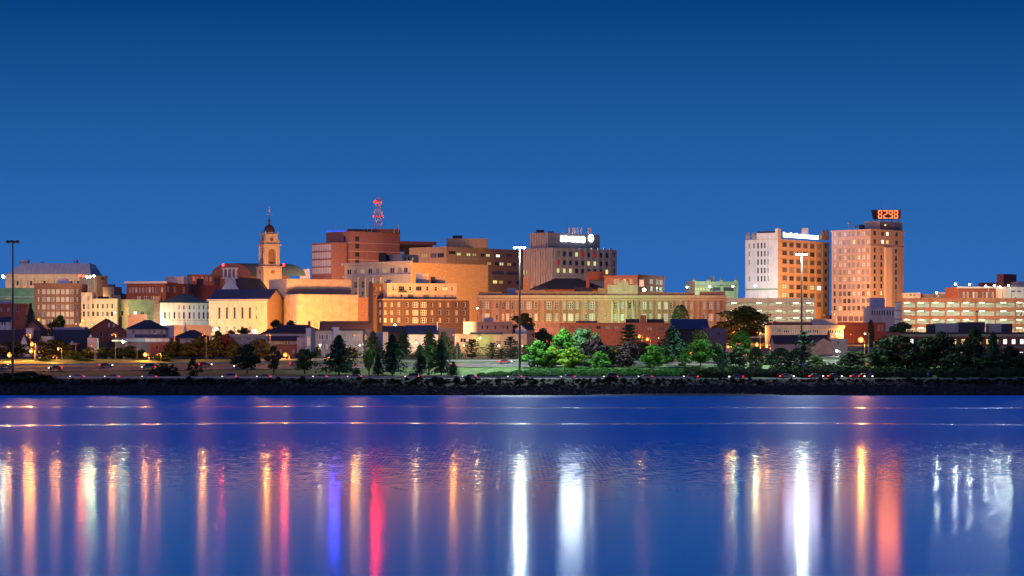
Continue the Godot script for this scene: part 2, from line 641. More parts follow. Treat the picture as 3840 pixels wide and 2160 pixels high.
# ---------- plants ----------
func leaf(g: Geo, p: Vector3, nrm: Vector3, s: float, tint: float) -> void:
	var x := nrm.cross(Vector3(rng.randf() - 0.5, rng.randf() - 0.5, rng.randf() - 0.5)).normalized()
	var y := nrm.cross(x).normalized()
	var a := s * (0.7 + 0.6 * rng.randf())
	var b := s * (0.5 + 0.5 * rng.randf())
	var k := g.v.size()
	g.quad(p - x * a, p + y * b, p + x * a, p - y * b, nrm)
	var col := Color(tint * (0.85 + 0.3 * rng.randf()), tint, tint * (0.8 + 0.4 * rng.randf()))
	for q in g.v.size() - k:
		g.c.append(col)

func crown_mesh(kind: String, variant: int) -> ArrayMesh:
	var key := "crown_%s_%d" % [kind, variant]
	if meshes.has(key):
		return meshes[key]
	var keep := rng.state
	rng.seed = hash(key)
	var g := Geo.new()
	if kind == "round" or kind == "loose":
		var n := 34 if kind == "round" else 22
		for j in n:
			var a := TAU * rng.randf()
			var hy := rng.randf()
			var wide := sin(PI * clampf(0.18 + hy * 0.80, 0, 1)) * 0.44 * (0.75 + 0.5 * rng.randf())
			var rr := sqrt(rng.randf()) * wide
			var ctr := Vector3(cos(a) * rr, 0.10 + hy * 0.80, sin(a) * rr)
			var cr := (0.10 + 0.07 * rng.randf()) * (1.0 if kind == "round" else 0.85)
			var tone := 0.75 + 0.5 * rng.randf()
			for q in 80:
				var dir := Vector3(rng.randfn(), rng.randfn(), rng.randfn()).normalized()
				var p := ctr + dir * cr * (0.55 + 0.5 * rng.randf()) * Vector3(1.1, 0.85, 1.1)
				var nn := (dir + Vector3(rng.randfn(), rng.randfn(), rng.randfn()) * 0.55 + Vector3.UP * 0.3).normalized()
				leaf(g, p, nn, 0.036, tone * (0.8 + 0.4 * rng.randf()))
	elif kind == "conifer" or kind == "pine":
		var tiers := 17 if kind == "conifer" else 9
		for j in tiers:
			var f := j / float(tiers)
			var y := 0.07 + f * 0.9
			var rad := (1.0 - pow(f, 1.35)) * 0.52 + 0.02
			if kind == "pine":
				rad = 0.45 * sin(PI * clampf(0.25 + f * 0.72, 0, 1))
			rad *= 0.75 + 0.45 * rng.randf()
			var nb := 11 if kind == "conifer" else 7
			var ph := rng.randf() * TAU
			for bq in nb:
				var an := ph + TAU * bq / nb + rng.randfn() * 0.2
				var ln := rad * (0.7 + 0.45 * rng.randf())
				var tone := 0.75 + 0.5 * rng.randf()
				var m := 13 if kind == "conifer" else 18
				for q in m:
					var t := (q + rng.randf()) / m
					var sag := -0.05 * t * t if kind == "conifer" else 0.05 * t
					var p := Vector3(cos(an) * ln * t, y + sag + rng.randfn() * 0.012, sin(an) * ln * t) + Vector3(rng.randfn(), rng.randfn() * 0.6, rng.randfn()) * 0.016
					var nn := (Vector3(cos(an) * 0.4, 0.8, sin(an) * 0.4) + Vector3(rng.randfn(), rng.randfn(), rng.randfn()) * 0.4).normalized()
					leaf(g, p, nn, 0.036 if kind == "conifer" else 0.042, tone)
	elif kind == "hedge":   # a close-clipped cypress: egg shape
		for q in 1500:
			var hy := rng.randf()
			var a := TAU * rng.randf()
			var rr := 0.46 * pow(sin(PI * clampf(0.12 + hy * 0.83, 0, 1)), 0.6) * (0.8 + 0.22 * rng.randf())
			var p := Vector3(cos(a) * rr, 0.02 + hy * 0.97, sin(a) * rr)
			leaf(g, p, (Vector3(cos(a), 0.5, sin(a)) + Vector3(rng.randfn(), rng.randfn(), rng.randfn()) * 0.4).normalized(), 0.04, 0.7 + 0.6 * rng.randf())
	else:   # bush clump
		for q in 260:
			var dir := Vector3(rng.randfn(), absf(rng.randfn()), rng.randfn()).normalized()
			var p := Vector3(0, 0.1, 0) + dir * Vector3(0.5, 0.75, 0.5) * (0.55 + 0.5 * rng.randf())
			leaf(g, p, (dir + Vector3(rng.randfn(), rng.randfn(), rng.randfn()) * 0.5).normalized(), 0.09, 0.7 + 0.6 * rng.randf())
	rng.state = keep
	var ms := g.mesh()
	meshes[key] = ms
	return ms

func trunk_mesh(kind: String) -> ArrayMesh:
	if meshes.has("trunk_" + kind):
		return meshes["trunk_" + kind]
	var keep := rng.state
	rng.seed = hash("trunk" + kind)
	var g := Geo.new()
	if kind == "conifer" or kind == "pine" or kind == "hedge":
		g.tube([Vector3(0, -0.02, 0), Vector3(0.004, 0.5, 0), Vector3(0, 0.95, 0)], [0.022, 0.015, 0.004], 7)
	else:
		g.tube([Vector3(0, -0.02, 0), Vector3(0.006, 0.16, 0.004), Vector3(-0.006, 0.5, 0)], [0.032, 0.024, 0.012], 7)
		for j in 7:
			var a := TAU * j / 7.0 + rng.randf() * 0.6
			var y := 0.16 + 0.045 * j
			var e := Vector3(cos(a) * 0.24, y + 0.28, sin(a) * 0.24)
			g.tube([Vector3(0, y, 0), Vector3(cos(a) * 0.10, y + 0.10, sin(a) * 0.10), e], [0.014, 0.010, 0.004], 5)
	rng.state = keep
	var ms := g.mesh()
	meshes["trunk_" + kind] = ms
	return ms

func leaf_mat(c: Color) -> StandardMaterial3D:
	var key := "leaf_" + c.to_html()
	if mats.has(key):
		return mats[key]
	var m := StandardMaterial3D.new()
	m.albedo_color = c
	m.vertex_color_use_as_albedo = true
	m.roughness = 0.85
	m.metallic_specular = 0.15
	m.cull_mode = BaseMaterial3D.CULL_DISABLED
	m.backlight_enabled = true
	m.backlight = Color(0.2, 0.3, 0.1)
	mats[key] = m
	return m

var tree_n := 0
# a tree with its top at photograph row yt, crown width w photograph pixels, at distance d; lift: bare share of the trunk
func tree(kind: String, x: float, yt: float, w: float, d: float, c: Color, called: String, label: String, group := "", lift := 0.14) -> void:
	var p := at(x, yt, d)
	var y0 := ground(d) - 0.1
	var h := p.y - y0
	var wide := w / FOC * d * (1.55 if kind == "conifer" else 1.28)
	var o := thing(called, label, "tree" if kind != "bush" else "bush", Vector3(p.x, y0, p.z), group)
	tree_n += 1
	var turn := Basis(Vector3.UP, fmod(tree_n * 2.399, TAU))
	var t := MeshInstance3D.new()
	t.name = "trunk"
	t.mesh = trunk_mesh("conifer" if kind in ["conifer", "pine", "hedge"] else "round")
	t.set_surface_override_material(0, mat(base(0.055, 0.042, 0.032), "roof", 0.9))
	o.add_child(t)
	t.transform = Transform3D(turn.scaled(Vector3(minf(h, wide * 1.6), h, minf(h, wide * 1.6))), Vector3.ZERO)
	var cr := MeshInstance3D.new()
	cr.name = "crown"
	cr.mesh = crown_mesh(kind, tree_n % 3)
	cr.set_surface_override_material(0, leaf_mat(c))
	o.add_child(cr)
	cr.transform = Transform3D(Basis.from_scale(Vector3(wide, h * (1 - lift), wide)) * turn, Vector3(0, h * lift, 0))

func scatter(called: String, label: String, category: String, ms: Mesh, xf: Array, m: Material) -> void:
	var mm := MultiMesh.new()
	mm.transform_format = MultiMesh.TRANSFORM_3D
	mm.mesh = ms
	mm.instance_count = xf.size()
	for j in xf.size():
		mm.set_instance_transform(j, xf[j])
	var o := MultiMeshInstance3D.new()
	o.name = numbered(called)
	o.multimesh = mm
	o.material_override = m
	o.set_meta("kind", "stuff")
	o.set_meta("label", label)
	o.set_meta("category", category)
	add_child(o)

# ---------- vehicles ----------
var car_proto := {}
func car_parts(van: bool) -> Dictionary:
	if car_proto.has(van):
		return car_proto[van]
	var r := {}
	var L := 2.3
	var hh := 1.45 if not van else 1.85
	# side outline of the body (x, y), then of the cabin
	var body := [[-L, 0.35], [-L, 0.82], [-L + 0.15, 0.92], [0.95, 0.95], [L - 0.1, 0.80], [L, 0.65], [L, 0.35]]
	var cab := [[-1.75, 0.90], [-1.35, hh - 0.05], [-1.1, hh], [0.25, hh], [0.45, hh - 0.06], [1.15, 0.92]]
	if van:
		cab = [[-2.15, 0.90], [-2.0, hh - 0.05], [-1.8, hh], [0.55, hh], [0.75, hh - 0.06], [1.45, 0.90]]
	r.body = extrude(body, 0.88)
	r.cabin = extrude(cab, 0.78)
	var wg := Geo.new()
	var top := hh - 0.14
	for s in [-1, 1]:
		wg.hexa([Vector3(cab[0][0] + 0.35, 0.98, s * 0.775), Vector3(cab[5][0] - 0.35, 0.98, s * 0.775), Vector3(cab[5][0] - 0.35, 0.98, s * 0.80), Vector3(cab[0][0] + 0.35, 0.98, s * 0.80), Vector3(cab[1][0] + 0.2, top, s * 0.775), Vector3(cab[4][0] - 0.1, top, s * 0.775), Vector3(cab[4][0] - 0.1, top, s * 0.80), Vector3(cab[1][0] + 0.2, top, s * 0.80)])
	r.glass = wg
	var ty := Geo.new()
	ty.tube([Vector3(0, 0, -0.11), Vector3(0, 0, -0.105), Vector3(0, 0, 0.105), Vector3(0, 0, 0.11)], [0.01, 0.33, 0.33, 0.01], 14)
	r.wheel = ty
	var rim := Geo.new()
	rim.tube([Vector3(0, 0, -0.125), Vector3(0, 0, -0.12), Vector3(0, 0, 0.12), Vector3(0, 0, 0.125)], [0.01, 0.2, 0.2, 0.01], 10)
	r.rim = rim
	var tl := Geo.new()
	tl.box(Vector3(0, 0, 0), Vector3(0.34, 0.2, 0.36))
	r.lamp = tl
	car_proto[van] = r
	return r

func extrude(poly: Array, half: float) -> Geo:
	var g := Geo.new()
	var n := poly.size()
	var mid := Vector3.ZERO
	for p in poly:
		mid += Vector3(p[0], p[1], 0) / n
	for j in n:
		var a := Vector3(poly[j][0], poly[j][1], 0)
		var b := Vector3(poly[(j + 1) % n][0], poly[(j + 1) % n][1], 0)
		var nn := (b - a).cross(Vector3.BACK).normalized()
		if nn.dot((a + b) / 2 - mid) < 0:
			nn = -nn
		var z := Vector3.BACK * half
		g.quad(a - z, b - z, b + z, a + z, nn)
	for s in [-1, 1]:
		for j in range(1, n - 1):
			var z: Vector3 = Vector3.BACK * half * s
			g.tri(Vector3(poly[0][0], poly[0][1], 0) + z, Vector3(poly[j][0], poly[j][1], 0) + z, Vector3(poly[j + 1][0], poly[j + 1][1], 0) + z, Vector3.BACK * s)
	return g

func car(pos: Vector3, yaw: float, c: Color, van: bool, label: String, group: String) -> void:
	var pr := car_parts(van)
	var o := thing("car", label, "car", pos, group)
	o.rotation.y = yaw
	var paint := mat(c, "plain", 0.3)
	paint.clearcoat_enabled = true
	part(o, "body", pr.body, paint, Vector3.ZERO)
	part(o, "cabin", pr.cabin, paint, Vector3.ZERO)
	part(o, "side_windows", pr.glass, glass("dark"), Vector3.ZERO)
	for sx in [-1, 1]:
		for sz in [-1, 1]:
			var w := part(o, "wheel", pr.wheel, mat(base(0.02, 0.02, 0.02), "plain", 0.8), Vector3.ZERO)
			w.position = Vector3(sx * 1.4, 0.33, sz * 0.80)
			part(w, "rim", pr.rim, M.steel, Vector3.ZERO)
			var l := part(o, "headlight" if sx > 0 else "taillight", pr.lamp, glow(Color(1, 0.93, 0.8), 9.0) if sx > 0 else glow(Color(1, 0.06, 0.04), 9.0), Vector3.ZERO)
			l.position = Vector3(sx * 2.16, 0.70 if sx > 0 else 0.74, sz * 0.74)

# ---------- tall lighting mast ----------
func mast(label: String, x: float, yt: float, d: float, lit: bool, e: float) -> void:
	var p := at(x, yt, d)
	var foot := Vector3(p.x, ground(d) - 0.3, p.z)
	var o := thing("light_mast", label, "light mast", foot)
	var h := p.y - foot.y
	var steel := metal(base(0.05, 0.05, 0.055), 0.5)
	var g := Geo.new()
	g.tube([foot, foot + Vector3.UP * h * 0.5, foot + Vector3.UP * (h + 0.6)], [0.42, 0.32, 0.20], 10)
	part(o, "pole", g, steel)
	var b := Geo.new()
	b.lathe(foot, [[0.7, 0.0], [0.7, 0.5], [0.45, 0.6]], 10)
	part(o, "base_flange", b, steel)
	var rg := Geo.new()
	rg.lathe(foot + Vector3.UP * (h + 0.25), [[0.25, 0.25], [0.85, 0.12], [0.85, -0.05], [0.25, -0.05]], 14)
	part(o, "ring", rg, steel)
	for j in 6:
		var a := TAU * (j + 0.5) / 6.0
		var q := p + Vector3(cos(a) * 1.75, 0, sin(a) * 1.75)
		var arm := Geo.new()
		arm.tube([p + Vector3(cos(a) * 0.7, 0.3, sin(a) * 0.7), q + Vector3(0, 0.35, 0)], [0.07, 0.06], 6)
		part(o, "arm", arm, steel)
		var hd := Geo.new()
		hd.lathe(q, [[0.12, 0.62], [0.42, 0.42], [0.55, 0.12]], 12)
		part(o, "lamp_hood", hd, steel)
		var bl := Geo.new()
		bl.lathe(q, [[0.5, 0.1], [0.42, -0.25], [0.15, -0.38], [0.001, -0.4]], 12)
		part(o, "lamp_lens", bl, glow(COOL, 40.0) if lit else mat(base(0.12, 0.12, 0.13), "plain", 0.3))
		if lit and j == 1:
			omni(o, Vector3(0, h - 0.9, 1.2), COOL, 330.0, 0.24)
		if lit and j % 2 == 0:
			spot(o, q - foot + Vector3(0, -0.6, 0), COOL, e / 3.0, 72.0)

# ---------- the scene ----------
const S := 0.4417
var M := {}

func _ready() -> void:
	rng.seed = 20240607
	# camera
	var cam := Camera3D.new()
	cam.name = "camera"
	cam.projection = Camera3D.PROJECTION_FRUSTUM
	cam.near = 1.0
	cam.far = 20000.0
	cam.size = 2160.0 / FOC
	cam.frustum_offset = Vector2(0, (HZ - 1080.0) / FOC)
	cam.position = Vector3(0, EYE, 0)
	add_child(cam)
	cam.current = true
	# sky
	var keys := [[-1.0, 0.002, 0.01, 0.04], [-0.02, 0.01, 0.04, 0.14], [0.0, 0.031, 0.150, 0.49], [0.037, 0.0265, 0.138, 0.456], [0.086, 0.0137, 0.105, 0.352], [0.138, 0.0022, 0.052, 0.212], [0.25, 0.0012, 0.052, 0.245], [1.0, 0.001, 0.050, 0.25]]
	var im := Image.create(16, 2048, false, Image.FORMAT_RGBF)
	for y in 2048:
		var sn := sin(PI / 2 - PI * (y + 0.5) / 2048.0)
		var c := Color()
		for j in range(1, keys.size()):
			if sn <= keys[j][0]:
				var f: float = (sn - keys[j - 1][0]) / (keys[j][0] - keys[j - 1][0])
				c = Color(lerpf(keys[j - 1][1], keys[j][1], f), lerpf(keys[j - 1][2], keys[j][2], f), lerpf(keys[j - 1][3], keys[j][3], f))
				break
		for x in 16:
			im.set_pixel(x, y, c)
	var sm := PanoramaSkyMaterial.new()
	sm.panorama = ImageTexture.create_from_image(im)
	var env := Environment.new()
	env.background_mode = Environment.BG_SKY
	env.sky = Sky.new()
	env.sky.sky_material = sm
	env.background_energy_multiplier = 1.0
	env.tonemap_mode = Environment.TONE_MAPPER_LINEAR
	env.tonemap_exposure = 1.0
	env.sdfgi_enabled = true
	env.ssao_enabled = true
	env.ssil_enabled = true
	var we := WorldEnvironment.new()
	we.name = "environment"
	we.environment = env
	add_child(we)
	# the last afterglow, low behind the camera's left shoulder
	var sun := DirectionalLight3D.new()
	sun.name = "afterglow"
	sun.light_color = Color(0.97, 0.84, 1.0)
	sun.light_energy = 0.32
	sun.light_angular_distance = 60.0
	sun.shadow_enabled = true
	sun.sky_mode = DirectionalLight3D.SKY_MODE_LIGHT_ONLY
	add_child(sun)
	sun.look_at_from_position(Vector3.ZERO, Vector3(0.62, -0.10, -0.75))
	palette()
	land()
	print("land")
	left_quarter()
	hall_quarter()
	centre_quarter()
	right_quarter()
	print("blocks")
	houses()
	print("houses")
	greens()
	print("greens")
	roadside()
	lamps()

func palette() -> void:
	M.redbrick = mat(base(0.26, 0.085, 0.06), "brick")
	M.pinkbrick = mat(base(0.33, 0.135, 0.105), "brick")
	M.brownbrick = mat(base(0.27, 0.14, 0.10), "brick")
	M.tanbrick = mat(base(0.40, 0.27, 0.17), "brick")
	M.cream = mat(base(0.56, 0.46, 0.34), "streak")
	M.stone = mat(base(0.52, 0.45, 0.38), "streak")
	M.white = mat(base(0.66, 0.66, 0.64), "streak")
	M.grey = mat(base(0.30, 0.30, 0.31), "streak")
	M.concrete = mat(base(0.42, 0.38, 0.33), "streak")
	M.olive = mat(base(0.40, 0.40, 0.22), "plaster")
	M.green = mat(base(0.20, 0.32, 0.20), "plaster")
	M.panel = mat(base(0.66, 0.55, 0.40), "plaster")
	M.peach = mat(base(0.60, 0.42, 0.30), "plaster")
	M.lav = mat(base(0.46, 0.42, 0.46), "plaster")
	M.blue = mat(base(0.09, 0.14, 0.30), "plaster")
	M.lblue = mat(base(0.28, 0.33, 0.48), "plaster")
	M.dark = mat(base(0.03, 0.028, 0.04), "plaster")
	M.maroonroof = mat(base(0.09, 0.045, 0.055), "roof")
	M.slate = mat(base(0.045, 0.05, 0.075), "roof")
	M.blueroof = mat(base(0.035, 0.06, 0.16), "roof")
	M.copper = mat(base(0.10, 0.17, 0.15), "roof")
	M.tar = mat(base(0.04, 0.04, 0.045), "roof")
	M.steel = metal(base(0.20, 0.20, 0.21), 0.5)
	M.duct = mat(base(0.35, 0.36, 0.38), "plain", 0.5)
	M.trim = mat(base(0.70, 0.68, 0.64), "plain", 0.6)
	M.darkframe = mat(base(0.07, 0.065, 0.06), "plain", 0.5)

# ---------- ground, water, roads ----------
func sheet(d0: float, d1: float, lift: float, half: float) -> Geo:
	var ds := [d0]
	for p in PROFILE:
		if p[0] > d0 and p[0] < d1:
			ds.append(p[0])
	ds.append(d1)
	var g := Geo.new()
	for j in ds.size() - 1:
		var a: float = ds[j]; var b: float = ds[j + 1]
		var ya := ground(a) + lift
		var yb := ground(b) + lift
		var nn := Vector3(0, b - a, yb - ya).normalized()
		g.quad(Vector3(-half, ya, -a), Vector3(half, ya, -a), Vector3(half, yb, -b), Vector3(-half, yb, -b), nn)
	return g

func land() -> void:
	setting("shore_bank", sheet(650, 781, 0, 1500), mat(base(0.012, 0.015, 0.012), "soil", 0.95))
	setting("lawn", sheet(781, 900, 0, 1500), mat(base(0.060, 0.135, 0.030), "soil", 0.95))
	setting("city_ground", sheet(900, 9000, 0, 4000), mat(base(0.055, 0.052, 0.05), "soil", 0.95))
	setting("road", sheet(783.2, 794.5, 0.05, 1200), mat(base(0.05, 0.05, 0.052), "soil", 0.8))
	var ln := Geo.new()
	for d in [783.8, 793.8]:
		ln.quad(Vector3(-1200, ground(d) + 0.06, -d), Vector3(1200, ground(d) + 0.06, -d), Vector3(1200, ground(d + 0.2) + 0.06, -d - 0.2), Vector3(-1200, ground(d + 0.2) + 0.06, -d - 0.2), Vector3.UP)
	setting("road_marking", ln, mat(base(0.6, 0.6, 0.58), "plain", 0.7))
	# the upper road, running up from the left across the slope
	var g := Geo.new()
	var mk := Geo.new()
	var a := Vector2(-420, 817)
	var b := Vector2(60, 872)
	var c := Vector2(420, 880)
	for seg in [[a, b], [b, c]]:
		var n := 24
		for j in n:
			var p0: Vector2 = seg[0].lerp(seg[1], j / float(n))
			var p1: Vector2 = seg[0].lerp(seg[1], (j + 1) / float(n))
			var m := 12
			for q in m:
				var w0 := -9.0 + 18.0 * q / m
				var w1 := -9.0 + 18.0 * (q + 1) / m
				var f := func(p: Vector2, w: float, l: float) -> Vector3: return Vector3(p.x, ground(p.y + w) + l, -(p.y + w))
				g.quad(f.call(p0, w0, 0.14), f.call(p1, w0, 0.14), f.call(p1, w1, 0.14), f.call(p0, w1, 0.14), Vector3.UP)
				if q == 6 and j % 2 == 0 or q == 1 or q == 11:
					mk.quad(f.call(p0, w0, 0.155), f.call(p1, w0, 0.155), f.call(p1, w0 + 0.25, 0.155), f.call(p0, w0 + 0.25, 0.155), Vector3.UP)
	setting("road", g, mat(base(0.085, 0.088, 0.10), "soil", 0.8))
	setting("road_marking", mk, mat(base(0.6, 0.6, 0.58), "plain", 0.7))
	# mud at the water's edge
	var mud := Geo.new()
	var l := at(2150, 0, 752).x
	var r := at(2980, 0, 752).x
	var pts := 16
	for j in pts:
		var x0 := lerpf(l, r, j / float(pts)); var x1 := lerpf(l, r, (j + 1) / float(pts))
		var e0 := 753.0 - 10.0 * sin(PI * j / pts); var e1 := 753.0 - 10.0 * sin(PI * (j + 1) / pts)
		mud.quad(Vector3(x0, 0.04, -e0), Vector3(x1, 0.04, -e1), Vector3(x1, 0.6, -755.5), Vector3(x0, 0.6, -755.5), Vector3.UP)
	setting("beach", mud, mat(base(0.09, 0.075, 0.04), "soil", 0.6))
	# water: still, with calm and ruffled bands
	var im := Image.create(512, 2048, false, Image.FORMAT_RGB8)
	for y in 2048:
		for x in 512:
			var d := 60.0 + 700.0 * (y + 0.5) / 2048.0
			d += 7.0 * sin(TAU * x / 512.0 + y * 0.004) + 4.0 * sin(TAU * x * 3.0 / 512.0 + 1.0)
			var ruffled := smoothstep(235.0, 400.0, d)
			var k := lerpf(0.40, 0.46, smoothstep(400, 700, d)) if hash(Vector2i(x, y)) % 1000 < ruffled * 1000.0 else 0.11
			for bnd in [[598.0, 6.0, 0.17], [462.0, 6.0, 0.17]]:
				k = lerpf(k, bnd[2], 1.0 - smoothstep(bnd[1] * 0.5, bnd[1], absf(d - bnd[0])))
			im.set_pixel(x, y, Color(k, k, k))
	var wm := StandardMaterial3D.new()
	wm.albedo_color = base(0.0, 0.24, 0.74)
	wm.metallic_specular = 0.5
	wm.roughness = 1.0
	wm.roughness_texture = ImageTexture.create_from_image(im)
	wm.texture_repeat = true
	var arr := []
	arr.resize(Mesh.ARRAY_MAX)
	arr[Mesh.ARRAY_VERTEX] = PackedVector3Array([Vector3(-900, 0, -60), Vector3(900, 0, -60), Vector3(900, 0, -760), Vector3(-900, 0, -760)])
	arr[Mesh.ARRAY_NORMAL] = PackedVector3Array([Vector3.UP, Vector3.UP, Vector3.UP, Vector3.UP])
	arr[Mesh.ARRAY_TEX_UV] = PackedVector2Array([Vector2(0, 0), Vector2(6, 0), Vector2(6, 1), Vector2(0, 1)])
	arr[Mesh.ARRAY_INDEX] = PackedInt32Array([0, 2, 1, 0, 3, 2])
	var am := ArrayMesh.new()
	am.add_surface_from_arrays(Mesh.PRIMITIVE_TRIANGLES, arr)
	am.surface_set_material(0, wm)
	var wo := MeshInstance3D.new()
	wo.name = "water"
	wo.mesh = am
	wo.set_meta("kind", "structure")
	add_child(wo)

# ---------- buildings at the left ----------
func left_quarter() -> void:
	# civic hall with a great sloped roof
	var k := block("civic_hall", "pale civic hall with a huge sloped metal roof on the ridge", "building", 20, 20, 342, 1030, 1520, 89, M.cream, 45)
	for x in lins(55, 330, 12):
		slab(k, "r", x - 2, x + 2, 1048, 1100, 0.5, M.tanbrick)
	windows(k, "r", lins(66, 318, 11), [1062], 8, 18, "dduhm", 1, 0)
	close(k)
	org = k.org
	var g := Geo.new()
	var y0 := k.y1 + 0.25
	var p := at(24, 1030, 1519); var q := at(340, 1030, 1519)
	var tp := at(68, 985, 1519); var tq := at(323, 985, 1519)
	g.hexa([Vector3(p.x, y0, -1519.5), Vector3(q.x, y0, -1519.5), Vector3(q.x, y0, -1564), Vector3(p.x, y0, -1564), Vector3(tp.x, tp.y, -1530), Vector3(tq.x, tp.y, -1530), Vector3(tq.x, tp.y, -1552), Vector3(tp.x, tp.y, -1552)])
	part(k.node, "sloped_roof", g, mat(base(0.70, 0.62, 0.52), "streak", 0.8))
	pbox(k.node, k.org, "roof_unit", 72, 104, 974, 987, 1535, 6, M.duct)
	pbox(k.node, k.org, "roof_unit", 274, 288, 975, 987, 1535, 4, M.duct)
	pbox(k.node, k.org, "roof_unit", 152, 160, 979, 987, 1535, 3, M.duct)
	# long green-lit shed and low brick house before it
	k = block("long_shed", "long pale green shed wall below the great sloped roof", "building", -60, -60, 132, 1081, 1440, 89, M.green, 30)
	windows(k, "r", [30, 62, 98], [1119], 22, 5, "muu", 3, 0)
	close(k)
	band(k, "r", 1112, 1114, 0.3, M.white, "ledge")
	k = block("brick_house", "flat roofed red brick house with three small windows beside a spruce", "building", -60, -60, 97, 1140, 1170, 86, M.redbrick, 20)
	windows(k, "r", [4, 32, 65], [1161], 9, 15, "hhd", 1, 1, M.trim)
	close(k)
	pbox(k.node, k.org, "roof_hatch", 0, 36, 1126, 1141, 1174, 5, M.lblue)
	# five storey brick block
	k = block("brick_warehouse", "brown brick five storey warehouse with rows of white paired windows", "building", 129, 129, 305, 1065, 1235, 87, M.brownbrick, 26)
	var cols := zs([372, 412, 452, 492, 533, 572, 611], 0, S)
	var rows := zs([530, 595, 660, 720, 785], 860, S)
	windows(k, "r", cols, rows, 13, 18, "bbbuhhbb", 2, 1, M.trim)
	windows(k, "r", zs([328, 657], 0, S), rows, 6, 17, "bbhu", 1, 1, M.trim)
	close(k)
	band(k, "r", 1062, 1070, 0.7, M.brownbrick)
	for yy in [1108, 1137, 1165]:
		band(k, "r", yy, yy + 1.5, 0.12, M.tanbrick, "sill_course")
	var dome := Geo.new()
	var dc := at(240, 1063, 1245)
	dome.hexa([dc + Vector3(-3.3, -0.6, 2.5), dc + Vector3(3.4, -0.6, 2.5), dc + Vector3(3.4, -0.6, -3), dc + Vector3(-3.3, -0.6, -3), dc + Vector3(-2.6, 2.3, 1.6), dc + Vector3(1.2, 2.5, 1.6), dc + Vector3(1.2, 2.5, -2), dc + Vector3(-2.6, 2.3, -2)])
	part(k.node, "roof_light", dome, mat(base(0.6, 0.62, 0.66), "plain", 0.3))
	# tan tower blocks behind
	k = block("ribbed_block", "tall tan block with vertical ribs behind the brick warehouse", "building", 298, 362, 404, 1034, 1455, 30, M.tanbrick)
	for x in lins(303, 357, 8):
		slab(k, "l", x - 1.3, x + 1.3, 1042, 1110, 0.4, M.concrete, "rib")
	windows(k, "r", [384], [1045], 11, 9, "d", 3, 0, M.darkframe, "vent")
	close(k)
	k = block("stepped_block", "low orange stepped block beside the ribbed tan block", "building", 386, 428, 457, 1077, 1420, 35, M.tanbrick)
	close(k)
	pbox(k.node, k.org, "roof_unit", 405, 428, 1066, 1079, 1436, 4, M.dark)
	k = block("lean_to_hall", "small tan hall with a sloping lean-to roof", "building", 416, 452, 488, 1105, 1390, 40, M.tanbrick)
	close(k, "hip", M.slate, 1099, "r")
	# yellow three storey row
	k = block("yellow_annex", "narrow tall yellow annex joined to the brick warehouse", "building", 305, 305, 345, 1098, 1231, 88, M.cream, 14)
	windows(k, "r", zs([712, 750], 0, S), zs([590, 655, 718], 860, S), 8, 19, "hudb", 1, 1)
	close(k)
	k = block("yellow_row_building", "yellow rendered three storey row with dark arched windows", "building", 343, 343, 440, 1124, 1232, 88, M.cream, 18)
	windows(k, "r", zs([790, 830, 872, 912, 952], 0, S), zs([652], 860, S), 6, 17, "dddud", 1, 1, M.darkframe)
	windows(k, "r", zs([790, 830, 872, 912, 950], 0, S), zs([718], 860, S), 9, 17, "duhud", 2, 0, M.darkframe)
	close(k)
	band(k, "r", 1120, 1125, 0.4, M.cream)
	pbox(k.node, k.org, "roof_hatch", 366, 402, 1112, 1125, 1238, 5, M.dark)
	k = block("olive_building", "olive rendered flat building with two lit windows", "building", 440, 482, 577, 1124, 1228, 60, M.olive)
	windows(k, "r", zs([1150, 1210, 1265], 0, S), zs([712], 860, S), 13, 13, "Wuh", 2, 0)
	windows(k, "l", zs([1035], 0, S), zs([712], 860, S), 10, 16, "d", 1, 1)
	close(k)
	k = block("orange_shed", "small bright orange rendered shed before the olive building", "building", 479, 479, 543, 1180, 1180, 88, M.peach, 10)
	close(k)
	# red brick block with arched attic windows
	k = block("arched_brick_building", "dark red brick building with a row of arched attic windows and white cornice", "building", 474, 622, 842, 1060, 1345, 14, M.redbrick)
	windows(k, "l", zs([1105, 1130, 1157, 1187, 1215, 1243, 1272, 1300, 1328, 1376], 0, S), zs([515], 860, S), 7, 18, "hhbhhhbhub", 1, 1, M.trim)
	windows(k, "l", zs([1180, 1240, 1300, 1355], 0, S), zs([592], 860, S), 15, 22, "hduh", 2, 1, M.trim)
	windows(k, "r", zs([65, 125, 200], 600, S), zs([783], 740, S), 10, 22, "hhu", 2, 1, M.trim)
	windows(k, "r", [716], [1083], 17, 36, "d", 2, 1, M.darkframe)
	close(k)
	band(k, "l", 1055, 1063, 1.0, M.trim)
	band(k, "l", 1100, 1103, 0.4, M.brownbrick, "sill_course")
	pbox(k.node, k.org, "penthouse", 619, 690, 1037, 1064, 1362, 9, M.lav)
	pbox(k.node, k.org, "roof_unit", 737, 759, 1045, 1070, 1400, 5, M.dark)
	pbox(k.node, k.org, "roof_unit", 802, 822, 1041, 1070, 1400, 5, M.dark)
	k = block("brick_stair_tower", "narrow red brick stair tower beside the white hipped hall", "building", 577, 577, 603, 1112, 1212, 88, M.redbrick, 5)
	close(k)
	band(k, "r", 1140, 1144, 0.25, M.brownbrick, "ledge")
	band(k, "r", 1172, 1176, 0.25, M.brownbrick, "ledge")

